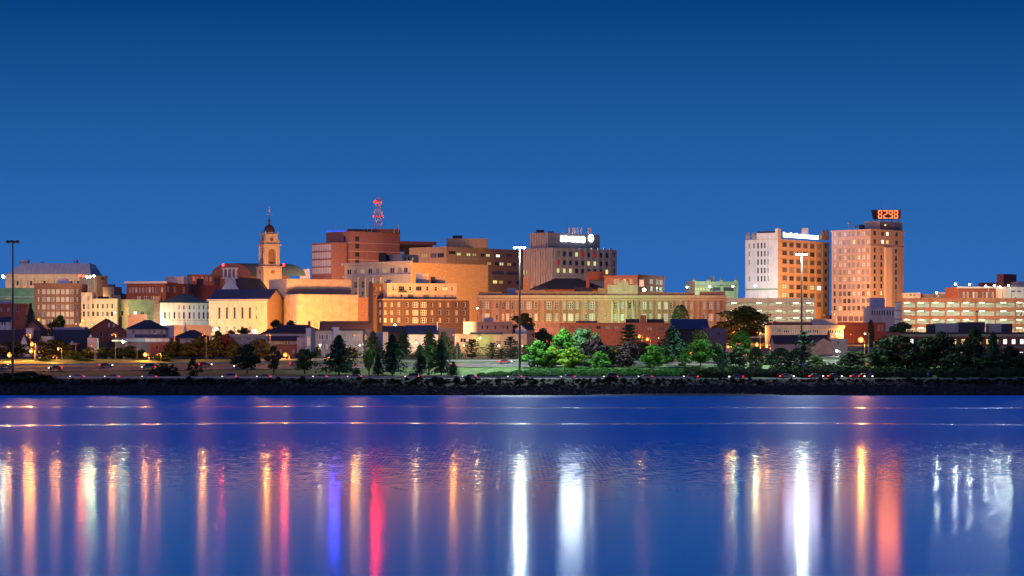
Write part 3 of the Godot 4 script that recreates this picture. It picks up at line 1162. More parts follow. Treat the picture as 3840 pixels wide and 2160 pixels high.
# ---------- halls and the tower ----------
func hall_quarter() -> void:
	# white hall with a green hipped roof
	var k := block("white_hall", "long white two storey hall with a green hipped roof", "building", 602, 602, 786, 1133, 1205, 80, M.white, 22)
	windows(k, "r", zs([162, 203, 250, 288, 332, 370, 408], 600, S), [1153], 5.5, 15, "hddhhud", 1, 1, M.tanbrick)
	windows(k, "r", zs([42, 80, 122, 162, 203, 250, 288, 332, 370, 408], 600, S), [1183], 6.5, 25, "dhdhddhudd", 1, 1, M.tanbrick)
	close(k, "hip", M.copper, 1103, "r", 0.8)
	band(k, "r", 1200, 1203, 0.2, M.stone, "ledge")
	# auditorium with five tall windows
	k = block("auditorium", "cream stone auditorium with five tall slim windows and blue slate roof", "building", 783, 1002, 1064, 1124, 1185, 12, M.panel)
	k.wall = M.tanbrick
	k.wall_l = M.cream
	var xs := zs([503, 568, 633, 699, 763], 600, S)
	windows(k, "l", xs, [1174], 8, 43, "ddddd", 1, 3, M.darkframe)
	windows(k, "l", zs([440, 818], 600, S), [1156, 1190], 4, 12, "dhhd", 1, 0, M.darkframe)
	windows(k, "l", zs([440, 500, 568, 633, 699, 763], 600, S), [1236], 10, 24, "ddhhdh", 2, 0, M.darkframe)
	close(k, "gable", M.blueroof, 1086, "l", 0.9)
	band(k, "l", 1122, 1129, 0.8, M.lav)
	band(k, "l", 1219, 1222, 0.25, M.stone, "ledge")
	for x in [799, 975] + zs([470, 536, 600, 666, 731, 797], 600, S):
		slab(k, "l", x - 5, x + 5, 1140, 1219, 0.45, M.cream)
	# stage house: two great panelled boxes
	k = block("stage_house", "great blank panelled stage house glowing orange under street light", "building", 1009, 1075, 1316, 1047, 1206, 62, M.panel)
	close(k)
	panels(k, "r", 1077, 1313, 1051, 1082, 6, 1, M.panel)
	band(k, "r", 1084, 1102, 0.14, mat(base(0.34, 0.22, 0.17), "plaster"), "shade_band")  # shade below the upper panels, put into a darker band colour
	k = block("stage_annex", "lower panelled stage annex with bare bright orange wall", "building", 1066, 1115, 1343, 1105, 1188, 62, M.panel)
	close(k)
	panels(k, "r", 1117, 1341, 1108, 1240, 7, 4, M.panel)
	panels(k, "l", 1068, 1113, 1108, 1240, 2, 4, M.panel)
	k = block("narrow_brick_block", "narrow brown brick block filling the gap beside the panelled annex", "building", 1343, 1343, 1384, 1118, 1192, 88, M.brownbrick, 20)
	close(k)
	bell_tower()
	# vaulted brick hall behind the tower
	k = block("vaulted_hall", "brick hall with a great curved roof behind the clock tower", "building", 700, 717, 1086, 1030, 1470, 60, M.brownbrick)
	k.node.set_meta("label", "brick hall with great curved roof and arched windows behind clock tower")
	windows(k, "r", zs([285, 310, 360, 395, 430, 560, 600], 600, S), [1046], 9, 16, "bhbhbbh", 1, 1, M.trim)
	close(k)
	org = k.org
	var v := Geo.new()
	var gb := Geo.new()
	var p := at(866, 1031, 1476)
	var rad := 150.0 / 2.0 / FOC * 1476
	var rise := 46.0 / FOC * 1476
	var n := 16
	var u := Vector3(0.93, 0, -0.36).normalized()
	var prev := Vector3.ZERO
	for j in n + 1:
		var a := PI * j / n
		var q := p + Vector3(-cos(a) * rad, sin(a) * rise - 0.3, 0)
		if j > 0:
			var nn := Vector3(-cos(a - PI / n / 2) * rise, sin(a - PI / n / 2) * rad, 0).normalized()
			v.quad(prev, q, q + u * 34, prev + u * 34, (q - prev).cross(u).normalized() * (1.0 if (q - prev).cross(u).y > 0 else -1.0))
			gb.tri(prev + Vector3(0, 0, 0.05), q + Vector3(0, 0, 0.05), p + Vector3(0, -0.3, 0.05), Vector3.BACK)
		prev = q
	part(k.node, "curved_roof", v, M.copper)
	part(k.node, "gable", gb, M.brownbrick)
	pbox(k.node, k.org, "roof_unit", 1050, 1086, 1000, 1031, 1490, 6, M.copper)
	pbox(k.node, k.org, "roof_unit", 1125, 1160, 1009, 1045, 1490, 6, M.lav)
	# church like hall with a white shaped gable
	k = block("gabled_hall", "white stepped gable hall with dark blue roof below the clock tower", "building", 822, 904, 1015, 1094, 1262, 14, M.white)
	close(k, "gable", M.slate, 1042, "r", 0.3)
	org = k.org
	var fc := k.face("l")
	var gg := Geo.new()
	var m: float = fc.len / 2.0
	var o: Vector3 = fc.o + Vector3.UP * (k.y1 - k.y0) + fc.n * 0.12
	var outline := [[0.0, 0.0], [0.06, 0.8], [0.16, 1.6], [0.26, 4.2], [0.30, 6.4], [0.70, 6.4], [0.74, 4.2], [0.84, 1.6], [0.94, 0.8], [1.0, 0.0]]
	for j in outline.size() - 1:
		var a0: Vector3 = o + fc.t * outline[j][0] * fc.len
		var a1: Vector3 = o + fc.t * outline[j + 1][0] * fc.len
		var h0: Vector3 = Vector3.UP * outline[j][1] * 1.12
		var h1: Vector3 = Vector3.UP * outline[j + 1][1] * 1.12
		var back: Vector3 = fc.n * 0.6
		gg.hexa([a0 - Vector3.UP * 0.2, a1 - Vector3.UP * 0.2, a1 - back - Vector3.UP * 0.2, a0 - back - Vector3.UP * 0.2, a0 + h0, a1 + h1, a1 + h1 - back, a0 + h0 - back])
	part(k.node, "shaped_gable", gg, M.white)
	# arcaded bell cote on the gable
	var bx: Vector3 = o + fc.t * m + Vector3.UP * 7.1
	var bc := Geo.new()
	for j in 4:
		bc.box(bx + fc.t * (-3.3 + 2.2 * j) + Vector3.UP * 2.2, Vector3(0.8, 4.4, 1.2), fc.t, fc.n)
	bc.box(bx + Vector3.UP * 4.8, Vector3(8.4, 0.8, 1.6), fc.t, fc.n)
	bc.box(bx + Vector3.UP * -0.1, Vector3(8.4, 0.5, 1.6), fc.t, fc.n)
	part(k.node, "bell_cote", bc, M.white)

func panels(k: Block, f: String, x0: float, x1: float, y0: float, y1: float, nx: int, ny: int, m: Material) -> void:
	for j in ny:
		for q in nx:
			var gx := 0.5
			var gy := 0.45
			slab(k, f, lerpf(x0, x1, q / float(nx)) + gx, lerpf(x0, x1, (q + 1) / float(nx)) - gx, lerpf(y0, y1, j / float(ny)) + gy, lerpf(y0, y1, (j + 1) / float(ny)) - gy, 0.16, m, "panel")

func stage(node: Node3D, o: Vector3, ctr: Vector3, t: Vector3, n: Vector3, half: float, y0: float, y1: float, m: Material, called: String) -> void:
	org = o
	var g := Geo.new()
	g.box(Vector3(ctr.x, (y0 + y1) / 2, ctr.z), Vector3(half * 2, y1 - y0, half * 2), t, n)
	part(node, called, g, m)

func bell_tower() -> void:
	var d := 1335.0
	var Y := func(zy: float) -> float: return EYE + (HZ - (740 + zy * S)) / FOC * d
	var th := deg_to_rad(64)
	var t := Vector3(sin(th), 0, -cos(th))       # along the right face
	var n := Vector3(-cos(th), 0, -sin(th))      # along the left face, away
	var nr := -n                                   # outward of the right face
	var nl := -t                                   # outward of the left face
	var px := d / FOC * S
	var ctr := at(600 + 928 * S, 0, d + 6)
	var foot := Vector3(ctr.x, ground(d) - 1, ctr.z)
	var o := thing("clock_tower", "tall pale stone clock tower with arched belfry, dark dome and weathervane", "tower", foot)
	var st := mat(base(0.50, 0.38, 0.29), "streak")
	# half widths: the two faces together span 1.338 x side in the picture
	var hw := func(span: float) -> float: return span * px / 1.338 / 2.0
	var h0: float = hw.call(222)
	var h1: float = hw.call(178)
	var h2: float = hw.call(158)
	stage(o, foot, ctr, t, nr, h0, foot.y, Y.call(596), st, "base")
	stage(o, foot, ctr, t, nr, h0 + 0.35, Y.call(594), Y.call(584), st, "cornice")
	# belfry: four corner piers, an arch in every face
	var y0: float = Y.call(583)
	var y1: float = Y.call(412)
	var g := Geo.new()
	for sx in [-1, 1]:
		for sz in [-1, 1]:
			var c: Vector3 = ctr + t * sx * (h1 - 1.05) + nr * sz * (h1 - 1.05)
			g.box(Vector3(c.x, (y0 + y1) / 2, c.z), Vector3(2.1, y1 - y0, 2.1), t, nr)
	org = foot
	part(o, "belfry_piers", g, st)
	var core := Geo.new()
	core.box(Vector3(ctr.x, (y0 + y1) / 2, ctr.z), Vector3(h1 * 0.9, y1 - y0, h1 * 0.9), t, nr)
	part(o, "belfry_core", core, M.brownbrick)
	var wa := (h1 - 2.1)
	for f in [[t, nr], [n, nl], [-t, -nr], [-n, -nl]]:
		var tt: Vector3 = f[0]
		var nn: Vector3 = f[1]
		var ar := Geo.new()
		var spring := y1 - wa - 1.6
		var base_c: Vector3 = ctr + nn * (h1 - 0.6)
		var steps := 10
		for j in steps:
			var a0 := PI * j / steps
			var a1 := PI * (j + 1) / steps
			var p0 := base_c + tt * -cos(a0) * wa
			var p1 := base_c + tt * -cos(a1) * wa
			var q := nn * 0.45
			var b0 := Vector3.UP * (spring + sin(a0) * wa)
			var b1 := Vector3.UP * (spring + sin(a1) * wa)
			var top := Vector3.UP * (y1 - 0.02)
			var z := func(v: Vector3, h: Vector3) -> Vector3: return Vector3(v.x, h.y, v.z)
			ar.hexa([z.call(p0 - q, b0), z.call(p1 - q, b1), z.call(p1 + q, b1), z.call(p0 + q, b0), z.call(p0 - q, top), z.call(p1 - q, top), z.call(p1 + q, top), z.call(p0 + q, top)])
		# railing across the arch foot
		ar.box(Vector3(base_c.x, y0 + 0.75, base_c.z), Vector3(wa * 2, 1.1, 0.3), tt, nn)
		part(o, "arch", ar, st)
		for s in [-1, 1]:
			var col := Geo.new()
			var cc: Vector3 = ctr + nn * (h1 + 0.2) + tt * s * (h1 - 0.75)
			col.tube([Vector3(cc.x, y0, cc.z), Vector3(cc.x, y1, cc.z)], [0.34, 0.28], 10)
			part(o, "column", col, st)
	stage(o, foot, ctr, t, nr, h1 + 0.75, Y.call(411), Y.call(396), st, "cornice")
	# clock stage
	stage(o, foot, ctr, t, nr, h2 - 0.2, Y.call(395), Y.call(318), st, "clock_stage")
	stage(o, foot, ctr, t, nr, h2 + 0.3, Y.call(317), Y.call(308), st, "cornice")
	for f in [[t, nr], [n, nl]]:
		var tt: Vector3 = f[0]
		var nn: Vector3 = f[1]
		var cp: Vector3 = ctr + nn * (h2 - 0.05)
		cp.y = Y.call(356)
		org = foot
		for rr in [[1.35, 0.25, st, "clock_surround"], [1.05, 0.32, mat(base(0.10, 0.08, 0.07), "plain", 0.4), "clock_face"]]:
			var dg := Geo.new()
			for j in 20:
				var a0 := TAU * j / 20.0
				var a1 := TAU * (j + 1) / 20.0
				var e0: Vector3 = cp + (tt * cos(a0) + Vector3.UP * sin(a0)) * rr[0] + nn * rr[1]
				var e1: Vector3 = cp + (tt * cos(a1) + Vector3.UP * sin(a1)) * rr[0] + nn * rr[1]
				dg.tri(cp + nn * rr[1], e0, e1, nn)
				dg.quad(e0, e1, e1 - nn * (rr[1] + 0.2), e0 - nn * (rr[1] + 0.2), ((e0 + e1) / 2 - cp - nn * rr[1]).normalized())
			part(o, rr[3], dg, rr[2])
		# emblem on the base below
		var ep: Vector3 = ctr + nn * (h0 + 0.02)
		ep.y = Y.call(632)
		var eg := Geo.new()
		for j in 14:
			var a0 := TAU * j / 14.0
			var a1 := TAU * (j + 1) / 14.0
			var e0: Vector3 = ep + (tt * cos(a0) + Vector3.UP * sin(a0)) * 1.1 + nn * 0.2
			var e1: Vector3 = ep + (tt * cos(a1) + Vector3.UP * sin(a1)) * 1.1 + nn * 0.2
			eg.tri(ep + nn * 0.3, e0, e1, nn)
			eg.quad(e0, e1, e1 - nn * 0.25, e0 - nn * 0.25, ((e0 + e1) / 2 - ep).normalized())
		part(o, "emblem", eg, M.brownbrick)
	for sx in [-1, 1]:
		for sz in [-1, 1]:
			var c: Vector3 = ctr + t * sx * (h1 - 0.3) + nr * sz * (h1 - 0.3)
			var ug := Geo.new()
			ug.lathe(Vector3(c.x, Y.call(396), c.z), [[0.45, 0.0], [0.3, 0.6], [0.6, 1.5], [0.35, 2.2], [0.08, 3.0], [0.001, 3.3]], 8)
			part(o, "urn", ug, st)
			var c2: Vector3 = ctr + t * sx * (h2 - 0.2) + nr * sz * (h2 - 0.2)
			var ug2 := Geo.new()
			ug2.lathe(Vector3(c2.x, Y.call(308), c2.z), [[0.4, 0.0], [0.25, 0.4], [0.5, 1.0], [0.1, 1.7], [0.001, 1.9]], 8)
			part(o, "urn", ug2, st)
	# drum, dome, lantern, vane
	var dr := Geo.new()
	var yc: float = Y.call(308)
	var R := 47 * px
	dr.lathe(Vector3(ctr.x, yc, ctr.z), [[R * 0.95, 0.0], [R * 0.95, float(Y.call(291)) - yc]], 16)
	part(o, "drum", dr, st)
	var dm := Geo.new()
	var yd: float = Y.call(291)
	var prof := [[R * 1.08, 0.0], [R * 1.08, 0.2]]
	for j in 9:
		var a := PI / 2 * j / 8.0
		prof.append([maxf(R * cos(a), R * 0.16), 0.2 + sin(a) * (float(Y.call(230)) - yd)])
	dm.lathe(Vector3(ctr.x, yd, ctr.z), prof, 18)
	part(o, "dome", dm, mat(base(0.075, 0.035, 0.03), "roof", 0.5))
	var la := Geo.new()
	var yl: float = Y.call(232)
	la.lathe(Vector3(ctr.x, yl, ctr.z), [[0.75, 0.0], [0.6, 0.4], [0.5, 2.2], [0.8, 2.4], [0.35, 3.0], [0.12, 5.6], [0.08, 8.5], [0.001, 8.6]], 10)
	part(o, "lantern", la, mat(base(0.12, 0.06, 0.045), "roof", 0.5))
	var va := Geo.new()
	var yv: float = Y.call(142)
	va.box(Vector3(ctr.x, yv, ctr.z), Vector3(3.0, 0.16, 0.16))
	va.box(Vector3(ctr.x, yv, ctr.z), Vector3(0.16, 0.18, 2.4))
	va.lathe(Vector3(ctr.x, yv, ctr.z), [[0.09, -1.0], [0.09, 1.0], [0.35, 1.3], [0.55, 2.0], [0.35, 3.2], [0.12, 4.4], [0.001, 5.0]], 8)
	part(o, "weathervane", va, mat(base(0.35, 0.27, 0.2), "plain", 0.4))

# ---------- centre ----------
func centre_quarter() -> void:
	# red brick tower block with banded wing and antenna mast
	var k := block("brick_tower_block", "massive red brick tower block with pale string courses and roof antennas", "building", 1223, 1308, 1500, 868, 1520, 52, M.pinkbrick)
	windows(k, "l", [1292], zs([397, 460, 530, 600, 665], 720, S), 7, 18, "ddddd", 1, 1, M.darkframe)
	windows(k, "r", [1340], zs([397, 460, 530, 592, 655], 720, S), 15, 18, "ddddd", 2, 1, M.darkframe)
	close(k)
	for y in [912, 943, 975]:
		band(k, "lr", y, y + 2, 0.1, M.peach, "string_course")
	pbox(k.node, k.org, "penthouse", 1302, 1496, 859, 873, 1535, 14, mat(base(0.12, 0.045, 0.04), "brick"))
	for a in [[1236, 855], [1246, 858], [1259, 846], [1282, 855], [1298, 842], [1364, 850], [1379, 840], [1394, 853], [1494, 842], [1478, 853]]:
		org = k.org
		var g := Geo.new()
		var f := at(a[0], 872, 1533)
		g.tube([f, at(a[0], a[1], 1533)], [0.16, 0.12], 6)
		part(k.node, "antenna", g, mat(base(0.45, 0.42, 0.42), "plain", 0.5))
	k = block("banded_wing", "lower wing with ribbon windows between red bands", "building", 1169, 1244, 1300, 910, 1512, 50, M.pinkbrick)
	k.node.set_meta("label", "lower brick wing with long pale ribbon windows left of tower block")
	windows(k, "l", lins(1175, 1238, 8), zs([473, 538, 605, 668], 720, S), 8.6, 23, "b", 1, 0, M.trim)
	close(k)
	k = block("flat_wing", "low dark wing with an overhanging red roof right of tower block", "building", 1440, 1500, 1622, 918, 1545, 60, mat(base(0.05, 0.035, 0.035), "plaster"))
	close(k)
	band(k, "r", 906, 918, 2.0, M.redbrick, "roof_slab")
	antenna_mast()
	# long beige office
	k = block("beige_office", "long beige office block with small lit windows in ribbons", "building", 1535, 1674, 2010, 926, 1490, 40, mat(base(0.34, 0.22, 0.14), "streak"))
	windows(k, "r", zs([-42, 40, 90, 160, 205, 290], 1740, S), [957], 15, 11, "ppmdpW", 2, 0, M.darkframe)
	windows(k, "r", zs([-100, 385], 1740, S), [957], 22, 11, "du", 3, 0, M.darkframe)
	windows(k, "r", zs([215, 280, 320, 385, 430], 1740, S), [990], 15, 12, "mdpmd", 2, 0, M.darkframe)
	windows(k, "r", zs([290, 410], 1740, S), [1025], 44, 12, "uu", 4, 0, M.darkframe)
	windows(k, "r", zs([265, 315, 390, 460], 1740, S), [1059], 16, 13, "wmud", 2, 0, M.darkframe)
	windows(k, "l", zs([1020, 1100, 1160], 1140, S), [958], 24, 16, "mud", 3, 0, M.darkframe)
	close(k)
	for y in [973, 1008, 1042]:
		band(k, "r", y, y + 1.2, 0.08, M.concrete, "joint_course")
	pbox(k.node, k.org, "penthouse", 1674, 1828, 894, 930, 1510, 18, mat(base(0.36, 0.23, 0.15), "streak"))
	pbox(k.node, k.org, "roof_unit", 1698, 1733, 883, 895, 1515, 5, M.dark)
	k = block("white_annex", "small white rooftop annex before the long beige office", "building", 1447, 1508, 1570, 955, 1440, 40, M.grey)
	windows(k, "r", [1520, 1534, 1548], [970], 7, 12, "ddm", 1, 0)
	close(k)
	pbox(k.node, k.org, "roof_unit", 1500, 1515, 944, 957, 1455, 4, M.white)
	pbox(k.node, k.org, "roof_unit", 1420, 1447, 948, 990, 1440, 8, M.dark)
	# columned courthouse with a blank tan flank
	k = block("courthouse", "columned pale stone courthouse with heavy cornice and blank tan flank wall", "building", 1292, 1541, 1830, 986, 1275, 46, mat(base(0.50, 0.32, 0.17), "brick"))
	k.wall_l = M.stone
	windows(k, "l", zs([382, 435, 497, 560, 620, 683, 747, 810, 862], 1140, S), [1016], 15, 19, "dhmdhmdhd", 2, 0, M.stone)
	windows(k, "l", zs([437, 500, 563, 625, 690], 1140, S), [1067], 11, 24, "dddhd", 2, 1, M.stone)
	windows(k, "l", zs([437, 500, 563, 625, 690], 1140, S), [1102], 11, 18, "dddhd", 2, 1, M.stone)
	close(k)
	band(k, "l", 983, 992, 1.2, M.stone)
	band(k, "l", 1031, 1037, 0.9, M.stone, "cornice")
	for x in zs([410, 468, 530, 594, 658], 1140, S):
		org = k.org
		var fc := k.face("l")
		var p0 := on_face(k, "l", x, 1118)
		var p1 := on_face(k, "l", x, 1040)
		var g := Geo.new()
		var b: Vector3 = fc.o + fc.t * p0.x + fc.n * 0.75
		g.tube([b + Vector3.UP * p0.y, b + Vector3.UP * p1.y], [0.62, 0.52], 12)
		g.box(b + Vector3.UP * (p1.y - 0.3), Vector3(1.5, 0.6, 1.5), fc.t, fc.n)
		part(k.node, "column", g, M.stone)
	# brick apartments with a cream penthouse floor
	k = block("apartment_house", "dark brick apartment house with cream set-back upper floors and roof boxes", "building", 1381, 1436, 1760, 1124, 1055, 70, mat(base(0.11, 0.060, 0.052), "brick"))
	var rows := zs([958, 1025, 1090], 720, S)
	windows(k, "r", zs([805, 875, 1085, 1153, 1222, 1293, 1360], 1140, S), rows, 9, 17, "hddhhdduhhddhdhddhduh", 1, 1, M.trim)
	windows(k, "r", zs([945, 1015], 1140, S), rows, 21, 20, "duhuhd", 3, 1, M.trim)
	windows(k, "r", zs([745, 690], 1140, S), rows, 8, 16, "hhhhbb", 1, 1, M.trim)
	windows(k, "l", zs([567, 608, 647], 1140, S), rows, 6, 17, "ddhhbhhbb", 1, 1, M.trim)
	close(k)
	band(k, "lr", 1122, 1125.5, 0.35, M.tanbrick)
	k = block("apartment_wing", "tall narrow brick wing of the apartment house", "building", 1382, 1400, 1438, 1064, 1062, 62, mat(base(0.11, 0.060, 0.052), "brick"))
	k.node.set_meta("label", "tall narrow brick wing at the corner of the dark apartment house")
	windows(k, "r", zs([608, 647], 1140, S), zs([822, 885], 720, S), 6, 14, "dhdu", 1, 1, M.trim)
	close(k)
	k = block("cream_upper_floors", "cream rendered set-back upper floors with balconies above dark brick apartments", "building", 1436, 1452, 1712, 1063, 1059, 69, M.peach)
	windows(k, "r", zs([757, 903, 1048, 1120, 1260], 1140, S), [1082], 9, 16, "ddddh", 1, 1, M.trim)
	windows(k, "r", zs([828, 975, 1198], 1140, S), [1082], 22, 16, "ddw", 3, 0, M.darkframe)
	windows(k, "r", zs([757, 828, 1120, 1198, 1260], 1140, S), [1113], 9, 17, "hdhhh", 1, 1, M.trim)
	windows(k, "r", zs([905, 1037], 1140, S), [1113], 22, 17, "uh", 3, 0, M.darkframe)
	close(k)
	for bb in [[800, 866, 842, 854], [850, 960, 896, 908]]:
		slab(k, "r", 1140 + bb[0] * S, 1140 + bb[1] * S, 720 + bb[2] * S, 720 + bb[3] * S, 1.2, M.darkframe, "balcony")
	pbox(k.node, k.org, "roof_box", 1559, 1584, 1024, 1066, 1070, 5, M.lblue)
	pbox(k.node, k.org, "roof_box", 1584, 1610, 1026, 1066, 1070, 5, M.peach)
	pbox(k.node, k.org, "roof_box", 1614, 1631, 1038, 1066, 1070, 4, M.dark)
	pbox(k.node, k.org, "roof_box", 1631, 1668, 1040, 1066, 1072, 4, M.peach)
	pbox(k.node, k.org, "roof_box", 1450, 1464, 1048, 1066, 1070, 3, M.lblue)
	# school with pilasters and a crested centre
	school()
	# bank tower with the white sign
	var conc := mat(base(0.34, 0.29, 0.29), "streak")
	k = block("ribbed_tower", "ribbed concrete office tower with dark window strips under bright rooftop sign", "building", 1962, 2072, 2313, 930, 1470, 48, conc)
	var cols := zs([800, 852, 904, 957, 1008, 1058, 1112, 1162, 1213], 1740, S)
	windows(k, "r", cols, [955, 987, 1017], 12, 18, "hddprdrddrddddppddpppdddddw", 1, 0, M.darkframe)
	windows(k, "r", [2304], [955, 987, 1017], 5, 20, "ddd", 1, 0, M.darkframe)
	windows(k, "l", zs([508, 533, 557], 1740, S), [1020, 1050], 5, 17, "pppddd", 1, 0, M.darkframe)
	close(k)
	for x in zs([774, 826, 878, 930, 982, 1033, 1085, 1137, 1188, 1240], 1740, S):
		slab(k, "r", x - 3.2, x + 3.2, 930, 1045, 0.7, conc, "rib")
	for x in lins(1970, 2064, 11):
		slab(k, "l", x - 1.5, x + 1.5, 932, 1080, 0.5, conc, "rib")
	k = block("sign_block", "windowless rooftop block carrying the white lit sign", "building", 1988, 2055, 2249, 873, 1478, 44, conc)
	k.node.set_meta("label", "windowless ribbed upper block of the concrete tower carrying white sign")
	for x in lins(1993, 2050, 7):
		slab(k, "l", x - 1.2, x + 1.2, 875, 940, 0.4, conc, "rib")
	close(k)
	pbox(k.node, k.org, "roof_unit", 2011, 2040, 862, 876, 1490, 5, M.dark)
	pbox(k.node, k.org, "roof_unit", 2052, 2076, 868, 876, 1490, 5, M.dark)
	for x in [2134, 2148, 2156, 2166, 2180, 2206, 2214]:
		pbox(k.node, k.org, "antenna_panel", x - 2.5, x + 2.5, 853, 875, 1488, 0.6, M.peach)
	org = k.org
	var wh := Geo.new()
	wh.tube([at(2126, 875, 1492), at(2126, 825, 1492)], [0.15, 0.08], 6)
	part(k.node, "antenna", wh, M.steel)
	# the white sign: overexposed letters and a round emblem
	var fc := k.face("r")
	var s0 := on_face(k, "r", 2102, 895)
	var s1 := on_face(k, "r", 2200, 895)
	var sd := on_face(k, "r", 2211, 893)
	var sb: Vector3 = fc.o + fc.n * 0.35
	var sg := thing("rooftop_sign", "bright white lit letters with a round emblem on concrete tower", "sign", sb + fc.t * (s0.x + s1.x) / 2 + Vector3.UP * s0.y)
	var wm := glow(Color(0.93, 0.97, 1.0), 7.0)
	var wid := [1.1, 0.8, 1.2, 0.9, 1.0, 0.35, 1.1, 0.9, 1.2, 0.7, 1.0, 1.1]
	var xx := s0.x
	for j in wid.size():
		var w: float = wid[j] * ((s1.x - s0.x) * 0.92 - 3.1) / 11.35
		var lt := Geo.new()
		var hh := 3.4 if j in [0, 6] else 2.7 + 0.35 * float(j % 3)
		lt.box(sb + fc.t * (xx + w / 2) + Vector3.UP * s0.y, Vector3(w, hh, 0.3), fc.t, fc.n)
		part(sg, "sign_letter", lt, wm)
		xx += w + 0.22
		if j == 3:
			xx += 0.5
	var em := Geo.new()
	var ec: Vector3 = sb + fc.t * (sd.x + 0.9) + Vector3.UP * sd.y
	for j in 16:
		var a0 := TAU * j / 16.0
		var a1 := TAU * (j + 1) / 16.0
		em.tri(ec + fc.n * 0.15, ec + fc.n * 0.15 + (fc.t * cos(a0) + Vector3.UP * sin(a0)) * 2.3, ec + fc.n * 0.15 + (fc.t * cos(a1) + Vector3.UP * sin(a1)) * 2.3, fc.n)
	part(sg, "sign_emblem", em, wm)
	var rail := Geo.new()
	rail.box(sb + fc.t * (s0.x + 8.5) + Vector3.UP * (s0.y - 1.6) - fc.n * 0.1, Vector3(19, 0.2, 0.2), fc.t, fc.n)
	part(sg, "mounting_rail", rail, M.steel)
	area(sg, sb + fc.t * (s0.x + 8.5) + Vector3.UP * s0.y + fc.n * 0.8 - sg.position, fc.n, Vector2(18, 2.4), Color(0.85, 0.93, 1.0), 800.0)
	# dark roofed church before the tower
	k = block("dark_roofed_church", "low church with a broad dark hipped roof and brick chimney", "building", 2000, 2000, 2276, 1082, 1300, 84, M.redbrick, 26)
	close(k, "hip", M.tar, 1044, "r", 1.0)
	pbox(k.node.get_node("roof"), k.org, "chimney", 2198, 2210, 1037, 1084, 1303, 2.2, M.redbrick)
	pbox(k.node, k.org, "dormer", 2204, 2268, 1018, 1050, 1316, 8, M.redbrick)
	pbox(k.node.get_node("roof"), k.org, "chimney", 1962, 1986, 1042, 1100, 1302, 3, M.brownbrick)
	# brick building with pale window groups
	k = block("brick_office", "brick office with grouped pale windows beside a bright wall lamp", "building", 2266, 2390, 2491, 1034, 1268, 22, M.brownbrick)
	windows(k, "l", zs([15, 40, 95, 150], 2300, S), [1055], 10, 18, "hhbh", 2, 0, M.trim)
	windows(k, "r", zs([325, 378, 405], 2300, S), [1058, 1085], 13, 17, "bhbhuh", 2, 0, M.trim)
	windows(k, "l", zs([240], 2300, S), [1062], 18, 26, "b", 2, 0, M.trim)
	close(k)
	band(k, "lr", 1033, 1040, 0.5, M.redbrick)
	# cream beaux arts block
	k = block("arcaded_block", "cream low block with wide arcade windows and roof finials", "building", 2570, 2606, 2768, 1056, 1360, 70, mat(base(0.55, 0.53, 0.38), "streak"))
	windows(k, "r", zs([735, 865, 980], 2300, S), [1084], 40, 14, "puu", 4, 0, M.darkframe)
	windows(k, "r", zs([910, 925], 2300, S), [1069], 4, 5, "dd", 1, 0, M.darkframe)
	close(k)
	band(k, "r", 1072, 1075, 0.4, M.cream, "ledge")
	for x in zs([684, 808, 918, 1040], 2300, S):
		org = k.org
		var fg := Geo.new()
		fg.lathe(at(x, 1056, 1361), [[0.9, 0.0], [0.9, 0.6], [1.2, 0.8], [0.5, 1.6], [0.001, 2.2]], 8)
		part(k.node, "finial", fg, M.cream)
	pbox(k.node.get_node("roof"), k.org, "chimney", 2667, 2680, 1036, 1060, 1370, 3, M.cream)

func area(parent: Node3D, pos: Vector3, n: Vector3, size: Vector2, c: Color, e: float) -> void:
	var l := AreaLight3D.new()
	l.name = "light"
	l.area_size = size
	l.light_color = c
	l.light_energy = e
	l.area_normalize_energy = true
	l.shadow_enabled = true
	l.area_range = 600
	parent.add_child(l, true)
	l.position = pos
	l.basis = Basis.looking_at(n, Vector3.UP)

